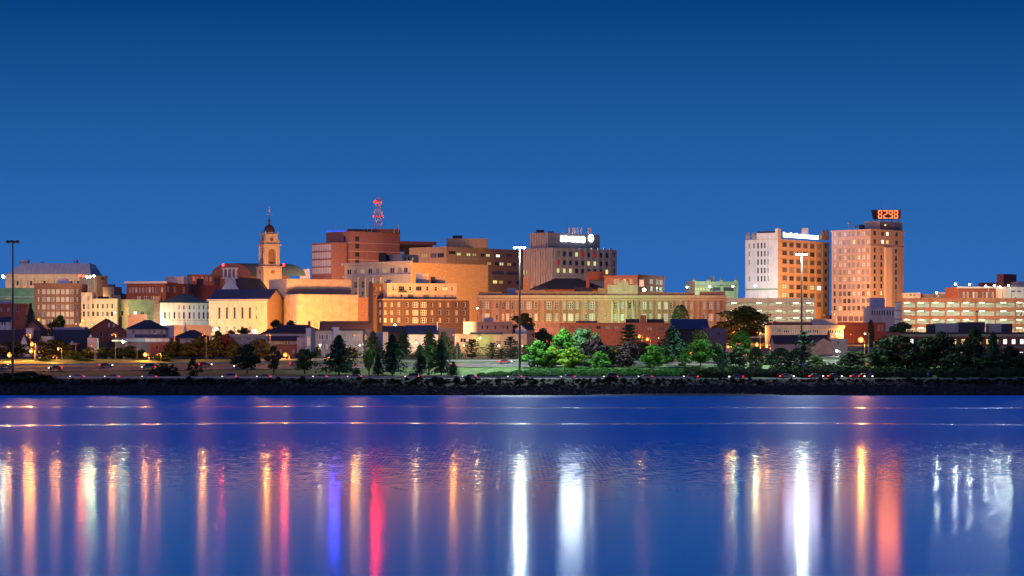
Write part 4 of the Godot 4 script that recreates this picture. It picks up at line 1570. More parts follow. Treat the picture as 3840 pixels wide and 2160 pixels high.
func antenna_mast() -> void:
	var d := 1540.0
	var foot := at(1418, 869, d)
	var top := at(1418, 742, d)
	foot.y = at(0, 872, 1530).y
	var o := thing("antenna_mast", "red and white lattice antenna mast with red warning lights on brick tower", "antenna mast", foot)
	var h := top.y - foot.y
	var g := [Geo.new(), Geo.new()]
	var n := 9
	for j in n:
		var y0 := h * j / n
		var y1 := h * (j + 1) / n
		var w0 := lerpf(2.9, 1.9, j / float(n))
		var w1 := lerpf(2.9, 1.9, (j + 1) / float(n))
		var gg: Geo = g[j % 2]
		for q in 4:
			var a := TAU * (q + 0.5) / 4.0
			var b := TAU * (q + 1.5) / 4.0
			var p0 := foot + Vector3(cos(a) * w0, y0, sin(a) * w0)
			var p1 := foot + Vector3(cos(a) * w1, y1, sin(a) * w1)
			var q0 := foot + Vector3(cos(b) * w0, y0, sin(b) * w0)
			var q1 := foot + Vector3(cos(b) * w1, y1, sin(b) * w1)
			gg.tube([p0, p1], [0.17, 0.17], 5)
			gg.tube([p0, q1], [0.09, 0.09], 4)
			gg.tube([q0, p1], [0.09, 0.09], 4)
			gg.tube([p1, q1], [0.1, 0.1], 4)
	org = foot
	part(o, "lattice", g[0], mat(base(0.38, 0.30, 0.30), "plain", 0.6))
	part(o, "lattice", g[1], mat(base(0.6, 0.58, 0.56), "plain", 0.6))
	for a in [[1400, 812, 6], [1437, 812, 6], [1404, 795, 5], [1432, 800, 7], [1430, 760, 7], [1412, 830, 4], [1432, 838, 4]]:
		pbox(o, foot, "antenna_panel", a[0] - 2, a[0] + 2, a[1] - a[2], a[1] + a[2], d - 2.5, 0.8, mat(base(0.6, 0.5, 0.5), "plain", 0.5))
	var pl := Geo.new()
	pl.lathe(foot + Vector3.UP * h * 0.45, [[3.4, 0.0], [3.4, 0.25], [1.4, 0.25], [1.4, 0.0], [3.4, 0.0]], 12)
	pl.lathe(foot + Vector3.UP * h * 0.90, [[2.8, 0.0], [2.8, 0.25], [1.2, 0.25], [1.2, 0.0], [2.8, 0.0]], 12)
	org = foot
	part(o, "platform", pl, M.steel)
	var RED := Color(1.0, 0.10, 0.04)
	var lamps_at := [[1408, 757, 1.0, 240.0], [1402, 811, 0.45, 40.0], [1412, 811, 0.35, 0.0], [1423, 811, 0.35, 0.0], [1434, 811, 0.45, 40.0], [1420, 760, 0.35, 0.0], [1429, 758, 0.3, 0.0]]
	for a in lamps_at:
		var b := Geo.new()
		var p := at(a[0], a[1], d - 3.6)
		b.ball(p, a[2])
		org = foot
		part(o, "warning_light", b, glow(RED, 9.0 if a[2] > 0.6 else 3.0))
		if a[3] > 0:
			area(o, p - foot + Vector3(0, 0, a[2] + 0.15), Vector3.BACK, Vector2(a[2] * 1.4, a[2] * 1.4), RED, a[3])

func school() -> void:
	var br := mat(base(0.28, 0.15, 0.10), "brick")
	var st := mat(base(0.46, 0.37, 0.27), "streak")
	var k := block("school", "long two storey stone and brick school with tall windows between pilasters", "building", 1791, 1791, 2722, 1107, 1135, 88.5, mat(base(0.40, 0.225, 0.155), "brick"), 24)
	var up := 1146.0
	var lo := 1190.0
	var pairs := zs([200, 372, 720, 1085], 1740, S)
	var singles := zs([165, 335, 405, 490, 612, 785, 853, 960, 1035], 1740, S)
	var rp := zs([265, 440, 825], 2300, S)
	var rs := zs([315, 390, 490, 610, 660, 770, 885], 2300, S)
	var cs := zs([1285, 1340, 1408], 1740, S) + zs([78, 140], 2300, S)
	windows(k, "r", pairs + [1740 + 905 * S] + rp, [up, lo], 20, 26, "hhdudhbhbbhhbhhb", 3, 2, M.trim)
	windows(k, "r", singles + rs, [up, lo], 10, 26, "hhdubhh", 2, 2, M.trim)
	windows(k, "r", cs, [up], 10, 24, "dhdhd", 2, 2, M.trim)
	windows(k, "r", cs, [lo], 12, 24, "hbhbh", 2, 2, M.trim)
	windows(k, "r", [1740 + 550 * S], [up, lo], 20, 26, "hhhh", 3, 2, M.trim)
	windows(k, "r", [1740 + 280 * S], [up, lo], 6, 20, "dd", 1, 1, M.trim)
	close(k)
	band(k, "r", 1107, 1111, 0.9, st)
	band(k, "r", 1111, 1117, 0.45, st, "frieze")
	band(k, "r", 1122, 1126, 0.2, st, "ledge")
	for x in zs([145, 225, 310, 350, 392, 425, 465, 520, 582, 640, 690, 752, 820, 875, 935, 985, 1055, 1125], 1740, S) + zs([215, 292, 345, 415, 470, 515, 590, 635, 690, 735, 800, 862, 910], 2300, S):
		slab(k, "r", x - 3, x + 3, 1128, 1215, 0.4, br)
	for x in zs([1255, 1312, 1375, 1436], 1740, S) + zs([108, 172], 2300, S):
		slab(k, "r", x - 4, x + 4, 1127, 1215, 0.7, st, "column")
	for x in zs([200, 372, 490, 612, 720, 785, 853, 905, 960, 1085], 1740, S) + zs([265, 315, 390, 440, 490, 825], 2300, S):
		slab(k, "r", x - 6, x + 6, 1162, 1174, 0.12, br, "spandrel_panel")
	# parapet blocks: raised pavilions and the crested centre
	for a in [[1795, 1882, 1094], [1934, 2046, 1087], [2046, 2240, 1093], [2242, 2276, 1080], [2394, 2606, 1097], [2624, 2720, 1093]]:
		slab(k, "r", a[0], a[1], a[2], 1107.5, 0.25, br, "parapet", -0.6)
	slab(k, "r", 2278, 2392, 1068, 1107.5, 0.7, st, "attic", -0.9)
	slab(k, "r", 2314, 2356, 1060, 1068.3, 0.6, st, "crest", -0.85)
	slab(k, "r", 2330, 2342, 1051, 1060.3, 0.5, st, "crest", -0.8)
	for x in [2318, 2350]:
		slab(k, "r", x - 4, x + 4, 1055, 1060.2, 0.5, st, "urn", -0.8)
	pbox(k.node, k.org, "roof_house", 2003, 2050, 1073, 1110, 1150, 8, M.brownbrick)
	pbox(k.node, k.org, "roof_house", 2156, 2220, 1078, 1110, 1150, 8, M.brownbrick)
	pbox(k.node, k.org, "roof_unit", 1902, 1935, 1080, 1110, 1150, 5, M.lblue)

# ---------- right ----------
func right_quarter() -> void:
	var Z := 0.4693
	# white and tan tower
	var wht := mat(base(0.62, 0.64, 0.64), "streak")
	var tan := mat(base(0.50, 0.31, 0.17), "brick")
	var k := block("white_and_tan_tower", "office tower with white blank flank and tan brick front under violet-white sign", "building", 2795, 2917, 3111, 897, 1300, 36, tan)
	k.wall_l = wht
	windows(k, "l", zs([147, 185, 297], 2740, Z), zs([430, 493, 560, 628, 693], 720, Z), 6, 20, "hdbhbhhbhbbhhbh", 1, 1, M.trim)
	windows(k, "l", zs([218, 246, 272], 2740, Z), zs([428, 493, 560, 628, 693], 720, Z), 6, 21, "ddddduddddddddd", 1, 1, M.grey)
	windows(k, "r", zs([432, 487, 543, 598, 653, 708], 2740, Z), zs([430, 495, 562, 630, 695, 762, 827, 895], 720, Z), 16.5, 18.5, "hmhuuduudhudWuuuuddpuuuddphpudduuhudddpuduudduudud", 2, 1, M.darkframe)
	windows(k, "r", zs([762], 2740, Z), zs([430, 497, 565, 632, 697, 764, 830, 897], 720, Z), 10, 17, "uddduduu", 1, 1, M.darkframe)
	close(k)
	for x in zs([460, 515, 570, 626, 681, 735], 2740, Z):
		slab(k, "r", x - 2, x + 2, 912, 1185, 0.25, tan, "pier")
	for y in zs([410, 477, 543, 611, 676, 743, 808, 875], 720, Z):
		band(k, "r", y - 1, y + 1.5, 0.15, mat(base(0.38, 0.22, 0.13), "brick"), "sill_course")
	band(k, "l", 1082, 1088, 0.2, M.green, "ledge")
	org = k.org
	slab(k, "l", 2837, 2907, 874, 898, 0.5, wht, "parapet", -0.52)
	slab(k, "l", 2842, 2905, 867, 874, 0.4, M.dark, "roof_house", -0.5)
	slab(k, "l", 2907, 2916.5, 857, 898, 1.2, wht, "corner_pier", -1.22)
	slab(k, "r", 2917.5, 2928, 857, 898, 1.2, tan, "corner_pier", -1.22)
	slab(k, "r", 3081, 3110, 880, 900, 1.0, tan, "parapet", -0.9)
	for a in [["l", 2799], ["l", 2806], ["l", 2822], ["l", 2828], ["r", 3085], ["r", 3090], ["r", 3100], ["r", 3106]]:
		var fcf := k.face(a[0])
		var pf := on_face(k, a[0], a[1], 894 if a[0] == "l" else 881)
		var fg := Geo.new()
		fg.lathe(fcf.o + fcf.t * pf.x + Vector3.UP * (pf.y - 0.4) - fcf.n * 0.5, [[0.8, 0.0], [0.7, 1.2], [0.95, 1.4], [0.5, 2.6], [0.2, 3.4], [0.001, 3.8]], 6)
		org = k.org
		part(k.node, "finial", fg, M.grey)
	# violet white sign on the parapet
	var fc := k.face("r")
	var s0 := on_face(k, "r", 2936, 880)
	var s1 := on_face(k, "r", 3066, 880)
	var sb: Vector3 = fc.o + fc.n * 0.3
	var sg := thing("rooftop_sign", "long violet-white lit lettering along the tan tower parapet", "sign", sb + fc.t * (s0.x + s1.x) / 2 + Vector3.UP * (s0.y - 1.4))
	var wm := glow(Color(0.90, 0.88, 1.0), 7.0)
	var xx := s0.x
	var j := 0
	while xx < s1.x - 1.0:
		var w: float = [1.0, 0.8, 1.1, 0.75, 0.9, 0.35, 1.0][j % 7]
		var hh: float = 2.5 if j in [0, 7, 13] else 1.7 + 0.2 * (j % 3)
		var lt := Geo.new()
		lt.box(sb + fc.t * (xx + w / 2) + Vector3.UP * (s0.y - 0.3 + hh / 2 - 0.9), Vector3(w, hh, 0.3), fc.t, fc.n)
		part(sg, "sign_letter", lt, wm)
		xx += w + 0.2
		j += 1
	var rail := Geo.new()
	for q in 6:
		rail.box(sb + fc.t * lerpf(s0.x + 0.5, s1.x - 0.5, q / 5.0) + Vector3.UP * (s0.y - 2.0) - fc.n * 0.2, Vector3(0.25, 2.2, 0.25), fc.t, fc.n)
	part(sg, "sign_posts", rail, M.steel)
	area(sg, sb + fc.t * (s0.x + s1.x) / 2 + Vector3.UP * s0.y + fc.n * 0.9 - sg.position, fc.n, Vector2(s1.x - s0.x, 2.0), Color(0.86, 0.84, 1.0), 500.0)
	pbox(k.node, k.org, "roof_unit", 3006, 3031, 855, 880, 1318, 4, M.grey)
	# time and temperature tower
	var pk := mat(base(0.38, 0.265, 0.215), "streak")
	k = block("clock_sign_tower", "tall office tower with many paired windows under orange digit sign", "building", 3119, 3264, 3389, 862, 1310, 42, pk)
	windows(k, "l", zs([875, 910, 946, 983, 1022, 1060, 1097], 2740, Z), zs([335, 400, 468, 525, 582, 640, 697, 755, 812, 870, 928], 720, Z), 11, 17,
		"hbhhhbhbhhwhhbhbhhbbhhbhhpbbbbhhhbbhhbhbhhhbhbbhhuuhhuhduudbbrwhdduhuuwduudud", 2, 1, M.darkframe)
	windows(k, "l", zs([830], 2740, Z), zs([335, 400, 468, 525, 582, 640, 697, 755, 812, 870, 928], 720, Z), 8, 17, "bbbbbhbuddd", 2, 1, M.darkframe)
	windows(k, "r", zs([1152, 1205, 1322], 2740, Z), zs([468, 524, 581, 638, 695, 752, 809], 720, Z), 8, 17, "dhdddddddddddddddudwh", 1, 1, M.darkframe)
	windows(k, "r", zs([1152, 1216, 1254, 1327], 2740, Z), zs([335, 400], 720, Z), 10, 16, "ddWddWwd", 2, 0, M.darkframe)
	windows(k, "r", zs([1150, 1205, 1322], 2740, Z), [1127], 9, 16, "wwh", 1, 1, M.darkframe)
	close(k)
	band(k, "lr", 862, 867, 0.45, pk)
	band(k, "lr", 922, 925, 0.35, pk, "cornice")
	band(k, "l", 1167, 1172, 0.4, pk, "ledge")
	for x in zs([852, 893, 928, 964, 1003, 1041, 1079], 2740, Z):
		slab(k, "l", x - 1.6, x + 1.6, 927, 1166, 0.25, pk, "pier")
	slab(k, "r", 2740 + 1228 * Z, 2740 + 1280 * Z, 928, 1150, 0.9, mat(base(0.58, 0.43, 0.34), "streak"), "chimney_shaft")
	for y in zs([497, 554, 611, 668, 725, 783, 840, 898], 720, Z):
		band(k, "l", y - 0.5, y + 0.9, 0.1, pk, "sill_course")
	for x in zs([870, 915, 960, 1005, 1050, 1090], 2740, Z):
		slab(k, "l", x - 8, x + 8, 1186, 1204, 0.15, mat(base(0.12, 0.07, 0.08), "plaster"), "shop_arch")
	# rooftop machine house and the digit sign
	var ph := block("penthouse", "brick machine house on the roof of the digit sign tower", "building", 3242, 3300, 3384, 830, 1322, 42, pk, 18, at(0, 866, 1322).y)
	windows(ph, "r", [3321], [844], 9, 9, "w", 1, 0, M.darkframe)
	close(ph)
	pbox(ph.node, ph.org, "roof_unit", 3246, 3272, 838, 866, 1326, 4, M.duct)
	org = k.org
	var dh := Geo.new()
	dh.lathe(at(3232, 862, 1322), [[0.5, 0.0], [1.6, 0.8], [1.6, 2.4], [0.6, 2.8]], 10)
	part(k.node, "water_tank", dh, M.dark)
	for a in [[3183, 836], [3214, 845], [3205, 850]]:
		var ag := Geo.new()
		ag.tube([at(a[0], 866, 1325), at(a[0], a[1], 1325)], [0.14, 0.1], 5)
		ag.ball(at(a[0], a[1], 1325), 0.7, 8)
		part(k.node, "dish_mast", ag, M.grey)
	var sf := at(3325, 829, 1334)
	sf.y = ph.y1 + 0.2
	var ds := thing("digit_sign", "dark rooftop sign box with glowing orange digits", "sign", sf)
	var frame := mat(base(0.02, 0.012, 0.015), "plain", 0.6)
	var c0 := at(3271, 787, 1333)
	var c1 := at(3379, 821, 1333)
	var c2 := at(3279, 821, 1333)
	var c3 := at(3377, 821, 1333)
	var dz := Vector3(0, 0, -5)
	var bxg := Geo.new()
	bxg.hexa([Vector3(c2.x, c1.y, c2.z), Vector3(c3.x, c1.y, c3.z), Vector3(c3.x, c1.y, c3.z) + dz, Vector3(c2.x, c1.y, c2.z) + dz, Vector3(c0.x, c0.y, c0.z), Vector3(c1.x, c0.y, c1.z), Vector3(c1.x, c0.y, c1.z) + dz, Vector3(c0.x, c0.y, c0.z) + dz])
	part(ds, "sign_box", bxg, frame)
	var lg := Geo.new()
	for x in [3285, 3310, 3345, 3372]:
		var p := at(x, 825, 1335)
		lg.box(Vector3(p.x, (c1.y + sf.y) / 2, p.z), Vector3(0.3, c1.y - sf.y, 0.3))
		lg.box(Vector3(p.x, (c1.y + sf.y) / 2, p.z - 3), Vector3(0.3, c1.y - sf.y, 0.3))
	part(ds, "support", lg, M.steel)
	var orange := glow(Color(1.0, 0.43, 0.24), 3.0)
	var digits := ["8", "2", "9", "8"]
	var seg := {"8": "abcdefg", "2": "abged", "9": "abcdfg"}
	for q in 4:
		var ctr := at([3300.5, 3320.5, 3340.5, 3360][q], 804, 1332.75)
		var dg := Geo.new()
		var hw := 0.83
		var hv := 1.95
		var tk := 0.5
		for ch in seg[digits[q]]:
			match ch:
				"a": dg.box(ctr + Vector3(0, hv, 0), Vector3(hw * 2 + tk, tk, 0.3))
				"g": dg.box(ctr, Vector3(hw * 2 - tk - 0.02, tk, 0.3))
				"d": dg.box(ctr - Vector3(0, hv, 0), Vector3(hw * 2 + tk, tk, 0.3))
				"f": dg.box(ctr + Vector3(-hw, hv / 2, 0), Vector3(tk, hv - tk - 0.02, 0.3))
				"b": dg.box(ctr + Vector3(hw, hv / 2, 0), Vector3(tk, hv - tk - 0.02, 0.3))
				"e": dg.box(ctr + Vector3(-hw, -hv / 2, 0), Vector3(tk, hv - tk - 0.02, 0.3))
				"c": dg.box(ctr + Vector3(hw, -hv / 2, 0), Vector3(tk, hv - tk - 0.02, 0.3))
		part(ds, "sign_digit", dg, orange)
	area(ds, at(3331, 804, 1332) - ds.position, Vector3.BACK, Vector2(11, 4), Color(1.0, 0.48, 0.18), 260.0)
	org = ds.position
	var an := Geo.new()
	an.tube([at(3306, 788, 1336), at(3306, 738, 1336)], [0.16, 0.08], 6)
	an.tube([at(3357, 788, 1336), at(3357, 760, 1336)], [0.12, 0.06], 6)
	part(ds, "antenna", an, M.steel)
	# pale annex with eleven slim windows
	k = block("pale_annex", "pale two storey annex with eleven slim windows beside digit tower", "building", 3262, 3262, 3382, 1153, 1245, 84, M.lav, 14)
	windows(k, "r", zs([1132, 1152, 1172, 1191, 1211, 1228, 1254, 1275, 1297, 1322, 1342], 2740, Z), [1173], 4.5, 17, "d", 1, 0, M.darkframe)
	close(k)
	band(k, "r", 1188, 1191, 0.4, M.stone, "ledge")
	pbox(k.node, k.org, "roof_house", 3266, 3318, 1117, 1155, 1252, 6, M.lblue)
	# left parking garage
	garage("open parking garage with lit decks below the white and tan tower", 2716, 3056, [[1118, 1134], [1146, 1163], [1175, 1190], [1203, 1215]], 1195, [2716, 2790, 2824, 2880, 2950, 3020, 3056], [2755, 2850, 2925, 2990, 3035], M.concrete, Color(1.0, 1.0, 0.80))
	garage("wide parking garage with four lit decks and roof lamps", 3381, 3860, [[1118, 1133], [1153, 1165], [1184, 1197], [1215, 1228]], 1160, [3381, 3435, 3488, 3546, 3602, 3658, 3732, 3808, 3860], [3408, 3460, 3515, 3572, 3630, 3690, 3770, 3830], mat(base(0.46, 0.28, 0.18), "plaster"), Color(1.0, 1.0, 0.82))
	# behind the wide garage
	k = block("brick_hotel", "red brick hotel with pale cornice behind the wide parking garage", "building", 3594, 3594, 3772, 1077, 1300, 80, M.redbrick, 20)
	windows(k, "r", zs([937, 970, 1020, 1045, 1098, 1135, 1150, 1183, 1222, 1250], 3200, S), [1107], 9, 24, "hhbhubdhhb", 2, 0, M.trim)
	close(k)
	band(k, "r", 1075, 1081, 0.8, M.trim)
	pbox(k.node, k.org, "roof_house", 3680, 3742, 1060, 1080, 1310, 8, M.redbrick)
	k = block("red_tower_block", "plain red cubic block rising above the brick hotel", "building", 3738, 3764, 3812, 1029, 1350, 48, mat(base(0.30, 0.07, 0.055), "plaster"))
	close(k)
	k = block("white_hall_block", "white flat hall with a lit wall beside the brick hotel", "building", 3772, 3772, 3870, 1077, 1290, 80, M.white, 20)
	windows(k, "r", [3800, 3822], [1092], 16, 6, "uu", 2, 0)
	close(k)
	k = block("lav_block", "lavender rendered block at the end of the skyline", "building", 3816, 3816, 3880, 1057, 1345, 80, M.lav, 20)
	k.node.set_meta("label", "lavender rendered block rising behind the white flat hall")
	close(k)
	k = block("teal_office", "low teal and white glazed office beyond the wide garage", "building", 3388, 3388, 3452, 1099, 1330, 80, M.white, 14)
	windows(k, "r", [3400, 3415, 3430, 3445], [1106], 9, 9, "bhhb", 2, 0)
	close(k)
	k = block("long_low_office", "long low office with a dark flat roof beyond the wide garage", "building", 3452, 3452, 3600, 1104, 1335, 80, M.grey, 14)
	windows(k, "r", lins(3462, 3590, 10), [1111], 9, 8, "huhb", 1, 0)
	close(k)
	pbox(k.node, k.org, "roof_unit", 3520, 3545, 1096, 1106, 1338, 4, M.white)
	# brick office by the shore at the right
	k = block("lit_brick_office", "two storey brick office with warm lit windows and rooftop air units", "building", 3380, 3380, 3900, 1248, 985, 84, M.redbrick, 26)
	windows(k, "r", zs([495, 540, 590, 700, 860, 935, 1010, 1075, 1145, 1220, 1290, 1362, 1432], 3200, S), [1281], 15, 20, "WdmdwwdmwmWWW", 2, 0, M.darkframe)
	windows(k, "r", zs([750, 815, 880, 925, 995, 1085, 1150, 1220, 1290, 1360, 1428], 3200, S), [1329], 15, 20, "mwdpwpmdmdW", 2, 0, M.darkframe)
	close(k)
	band(k, "r", 1246, 1250, 0.6, M.slate)
	band(k, "r", 1253, 1262, 0.15, M.olive, "frieze")
	band(k, "r", 1300, 1304, 0.12, M.concrete, "string_course")
	for a in [[3482, 3505, 1216], [3508, 3596, 1212], [3596, 3696, 1208], [3708, 3758, 1213], [3758, 3798, 1214]]:
		var pb := pbox(k.node, k.org, "air_unit", a[0], a[1] - 2, a[2], 1252, 992, 6, M.grey if a[0] == 3508 or a[0] == 3708 else M.slate)
	pbox(k.node.get_node("roof"), k.org, "chimney", 3406, 3420, 1238, 1252, 990, 2, M.peach)
	org = k.org
	var vt := Geo.new()
	vt.tube([at(3664, 1212, 994), at(3664, 1172, 994)], [0.2, 0.2], 6)
	vt.box(at(3664, 1169, 994), Vector3(0.9, 0.6, 0.9))
	part(k.node, "vent_stack", vt, M.dark)
	# low white building with grouped windows, and the brick mill behind
	k = block("brick_mill", "orange-lit flat brick mill behind the big street lamp", "building", 3095, 3162, 3322, 1210, 1090, 50, M.redbrick)
	windows(k, "r", [3295, 3308], [1230], 10, 22, "hh", 2, 0)
	close(k)
	pbox(k.node.get_node("roof"), k.org, "chimney", 3089, 3100, 1200, 1216, 1100, 2, M.redbrick)
	k = block("white_workshop", "low white workshop with grouped windows under a deep fascia", "building", 2893, 2893, 3162, 1221, 1062, 88, M.cream, 20)
	windows(k, "r", zs([345, 390], 2740, Z), [1240], 16, 17, "hu", 3, 0, M.trim)
	windows(k, "r", zs([447, 503, 625, 680, 738, 800, 855], 2740, Z), [1243], 21, 13, "dhddhdd", 3, 0, M.trim)
	close(k)
	band(k, "r", 1219, 1231, 0.6, M.cream, "fascia")
	pbox(k.node, k.org, "roof_house", 3048, 3140, 1196, 1223, 1075, 8, M.stone)
	pbox(k.node, k.org, "roof_house", 2900, 3045, 1208, 1223, 1078, 6, M.redbrick)

# open parking deck: slabs with parapets, columns, ceiling lights
func garage(label: String, x0: float, x1: float, decks: Array, d: float, cols: Array, lights: Array, m: Material, lc: Color) -> void:
	var p := at(x0, decks[0][0], d)
	var q := at(x1, decks[0][0], d)
	var y0 := ground(d) - 1.0
	var foot := Vector3((p.x + q.x) / 2, y0, -d - 9)
	var o := thing("parking_garage", label, "parking garage", foot)
	var w := q.x - p.x
	var deep := 20.0
	for j in decks.size():
		var ya := at(0, decks[j][0], d).y
		var yb := at(0, decks[j][1], d).y
		var g := Geo.new()
		g.box(Vector3(foot.x, (ya + yb) / 2, -d - 0.15), Vector3(w, ya - yb, 0.3))
		org = foot
		part(o, "parapet", g, m)
		var s := Geo.new()
		s.box(Vector3(foot.x, yb + 0.18, -d - 0.3 - deep / 2), Vector3(w, 0.35, deep))
		part(o, "deck", s, M.concrete)
	var ytop := at(0, decks[0][1], d).y
	var bk := Geo.new()
	bk.box(Vector3(foot.x, (y0 + ytop) / 2, -d - 0.4 - deep), Vector3(w, ytop - y0, 0.3))
	for s in [-1, 1]:
		bk.box(Vector3(foot.x + s * (w / 2 - 0.15), (y0 + ytop) / 2, -d - 0.3 - deep / 2), Vector3(0.3, ytop - y0 - 0.02, deep - 0.1))
	part(o, "back_wall", bk, M.white)
	var ybot: float = at(0, decks[-1][1], d).y
	var bs := Geo.new()
	bs.box(Vector3(foot.x, (y0 + ybot - 2.4) / 2 , -d - 0.15), Vector3(w, ybot - 2.4 - y0, 0.3))
	part(o, "base_wall", bs, m)
	for x in cols:
		var c := Geo.new()
		var cx := clampf(at(x, 0, d).x, p.x + 0.4, q.x - 0.4)
		c.box(Vector3(cx, (y0 + at(0, decks[0][0], d).y + 0.4) / 2, -d + 0.05), Vector3(0.7, at(0, decks[0][0], d).y + 0.4 - y0, 0.7))
		part(o, "column", c, m)
	for j in decks.size():
		var yc: float = at(0, decks[j][1], d).y
		for x in lights:
			var lx := at(x, 0, d).x
			for dz in [5.0]:
				var l := Geo.new()
				l.box(Vector3(lx, yc - 0.14, -d - dz), Vector3(2.4, 0.14, 0.4))
				org = foot
				part(o, "ceiling_light", l, glow(lc, 12.0))
				spot(o, Vector3(lx, yc - 0.4, -d - dz + 2.5) - foot, lc, 60.0, 80.0, Vector3(0, -0.35, -1))

# ---------- houses before the skyline ----------
func houses() -> void:
	var k := block("long_house", "long low house with a broad dark maroon roof behind the white A-shaped gable", "house", -40, -40, 142, 1290, 955, 89, M.tanbrick, 13)
	close(k, "gable", M.maroonroof, 1239, "r")
	k = block("white_cottage", "small white cottage with two dark windows beside the flat brick house", "house", -20, -20, 36, 1206, 1015, 86, M.white, 9)
	windows(k, "r", [8, 18], [1213], 6, 12, "dd", 1, 1, M.trim)
	close(k, "gable", M.slate, 1191, "r")
	k = block("trimmed_house", "dark house with pale green trimmed gable", "house", 84, 84, 160, 1240, 1005, 88, M.brownbrick, 12)
	windows(k, "r", [119], [1236], 8, 12, "d", 1, 1, M.trim)
	close(k, "gable", M.maroonroof, 1200, "l", 0.6)
	k = block("gable_house", "narrow white A-shaped gable house with a small cupola", "house", 70, 70, 110, 1304, 935, 86, M.white, 10)
	windows(k, "r", [90], [1312], 8, 12, "u", 2, 1)
	close(k, "gable", M.maroonroof, 1254, "l", 0.3)
	k = block("cupola_house", "dark roofed house carrying a little white square cupola", "house", 104, 104, 142, 1296, 938, 88, M.peach, 9)
	close(k, "gable", M.maroonroof, 1259, "r", 0.3)
	pbox(k.node, k.org, "cupola", 98, 121, 1233, 1275, 941, 2.4, M.white)
	pbox(k.node, k.org, "cupola_cap", 96, 123, 1230, 1234, 940.7, 3.0, M.lav)
	k = block("flat_shop", "small flat white shop beside the cupola house", "house", 146, 146, 192, 1263, 945, 88, M.white, 8)
	close(k)
	k = block("dormer_house", "dark gabled house with one tiny white dormer", "house", 190, 190, 326, 1284, 962, 88, M.dark, 12)
	close(k, "gable", M.slate, 1238, "r")
	org = k.org
	var dm := Geo.new()
	var dp := at(269, 1292, 957)
	dm.hexa([dp + Vector3(-1.1, 0, 0), dp + Vector3(1.1, 0, 0), dp + Vector3(1.1, 0, -2), dp + Vector3(-1.1, 0, -2), dp + Vector3(-0.02, 1.5, 0), dp + Vector3(0.02, 1.5, 0), dp + Vector3(0.02, 1.5, -2), dp + Vector3(-0.02, 1.5, -2)])
	part(k.node, "dormer", dm, M.white)
	k = block("lavender_shed", "flat lavender shed behind the orange double street lamp", "house", 197, 197, 318, 1229, 1015, 87, M.lav, 12)
	windows(k, "r", [228, 250, 290], [1240], 9, 9, "uhu", 2, 0)
	close(k)
	k = block("brick_gable_house", "big brick gabled house with two small white attic windows", "house", 322, 322, 472, 1243, 1002, 84, M.redbrick, 14)
	windows(k, "r", [380, 412, 436], [1254], 9, 15, "duh", 1, 1, M.trim)
	close(k, "gable", M.maroonroof, 1197, "l", 0.6)
	for x in [409, 427]:
		slab(k, "r", x - 3, x + 3, 1212, 1226, 0.1, M.trim, "attic_window")
	pbox(k.node.get_node("roof"), k.org, "chimney", 446, 455, 1188, 1232, 1008, 1.2, M.redbrick)
	k = block("hipped_house", "wide house with dark hipped roof before the orange shed", "house", 474, 474, 622, 1231, 988, 86, M.lav, 15)
	windows(k, "r", [500, 560, 580, 606], [1245], 10, 12, "uhdu", 2, 0)
	close(k, "hip", M.slate, 1200, "r", 0.8)
	k = block("storefront", "low storefront with white and pale blue fascia under a bright lamp", "shop", 434, 434, 638, 1268, 932, 88, mat(base(0.14, 0.10, 0.15), "plaster"), 13)
	close(k, "flat", M.blueroof)
	slab(k, "r", 470, 545, 1269, 1282, 0.25, M.lblue, "fascia")
	slab(k, "r", 545.3, 634, 1269, 1282, 0.25, M.white, "fascia")
	slab(k, "r", 424, 470, 1275, 1280, 3.0, M.trim, "canopy")
	pbox(k.node, k.org, "roof_house", 505, 615, 1254, 1271, 938, 5, M.blueroof)
	k = block("brick_lodge", "small red brick lodge before the storefront", "house", 562, 562, 642, 1289, 915, 88, M.redbrick, 9)
	windows(k, "r", [590, 615], [1304], 9, 12, "dd", 1, 1, M.trim)
	close(k)
	k = block("spired_box", "square purple brick box topped by a small green spire", "house", 328, 328, 365, 1269, 925, 86, M.lav, 5)
	close(k)
	org = k.org
	var sp := Geo.new()
	sp.lathe(at(339, 1269, 927), [[0.8, 0.0], [0.7, 0.3], [0.001, 1.8]], 6)
	part(k.node, "spire", sp, mat(base(0.35, 0.6, 0.5), "plain"))
	k = block("dark_shed", "long dark shed joined to the spired brick box", "house", 366, 366, 434, 1283, 940, 88, M.dark, 10)
	close(k)
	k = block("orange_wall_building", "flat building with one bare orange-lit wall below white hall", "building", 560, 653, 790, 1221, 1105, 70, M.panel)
	k.wall_l = M.lav  # lavender side: cooler light put into the wall colour
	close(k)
	k = block("steeple_house", "dark hipped chapel with a thin white steeple", "house", 657, 657, 776, 1261, 1000, 87, M.brownbrick, 13)
	close(k, "hip", M.maroonroof, 1237, "r", 0.6)
	org = k.org
	var stp := Geo.new()
	stp.lathe(at(694, 1244, 1005), [[0.75, 0.0], [0.7, 1.2], [0.38, 1.6], [0.2, 4.0], [0.001, 6.2]], 8)
	part(k.node, "steeple", stp, M.white)
	k = block("cream_cottage", "cream cottage with two square windows below the chapel", "house", 676, 676, 740, 1268, 962, 86, M.cream, 9)
	windows(k, "r", [699, 717], [1276], 8, 9, "dd", 2, 1, M.trim)
	close(k, "gable", M.slate, 1256, "r")
	k = block("long_grey_store", "long flat grey store behind the row of autumn trees", "building", 858, 858, 1148, 1254, 990, 88, M.grey, 16)
	windows(k, "r", lins(900, 1100, 7), [1270], 16, 10, "udhu", 3, 0)
	close(k)
	band(k, "r", 1253, 1262, 0.3, M.concrete, "fascia")
	k = block("maroon_hip_house", "wide maroon hipped roof house with a chimney below orange wall", "house", 990, 990, 1216, 1244, 1035, 87, M.brownbrick, 15)
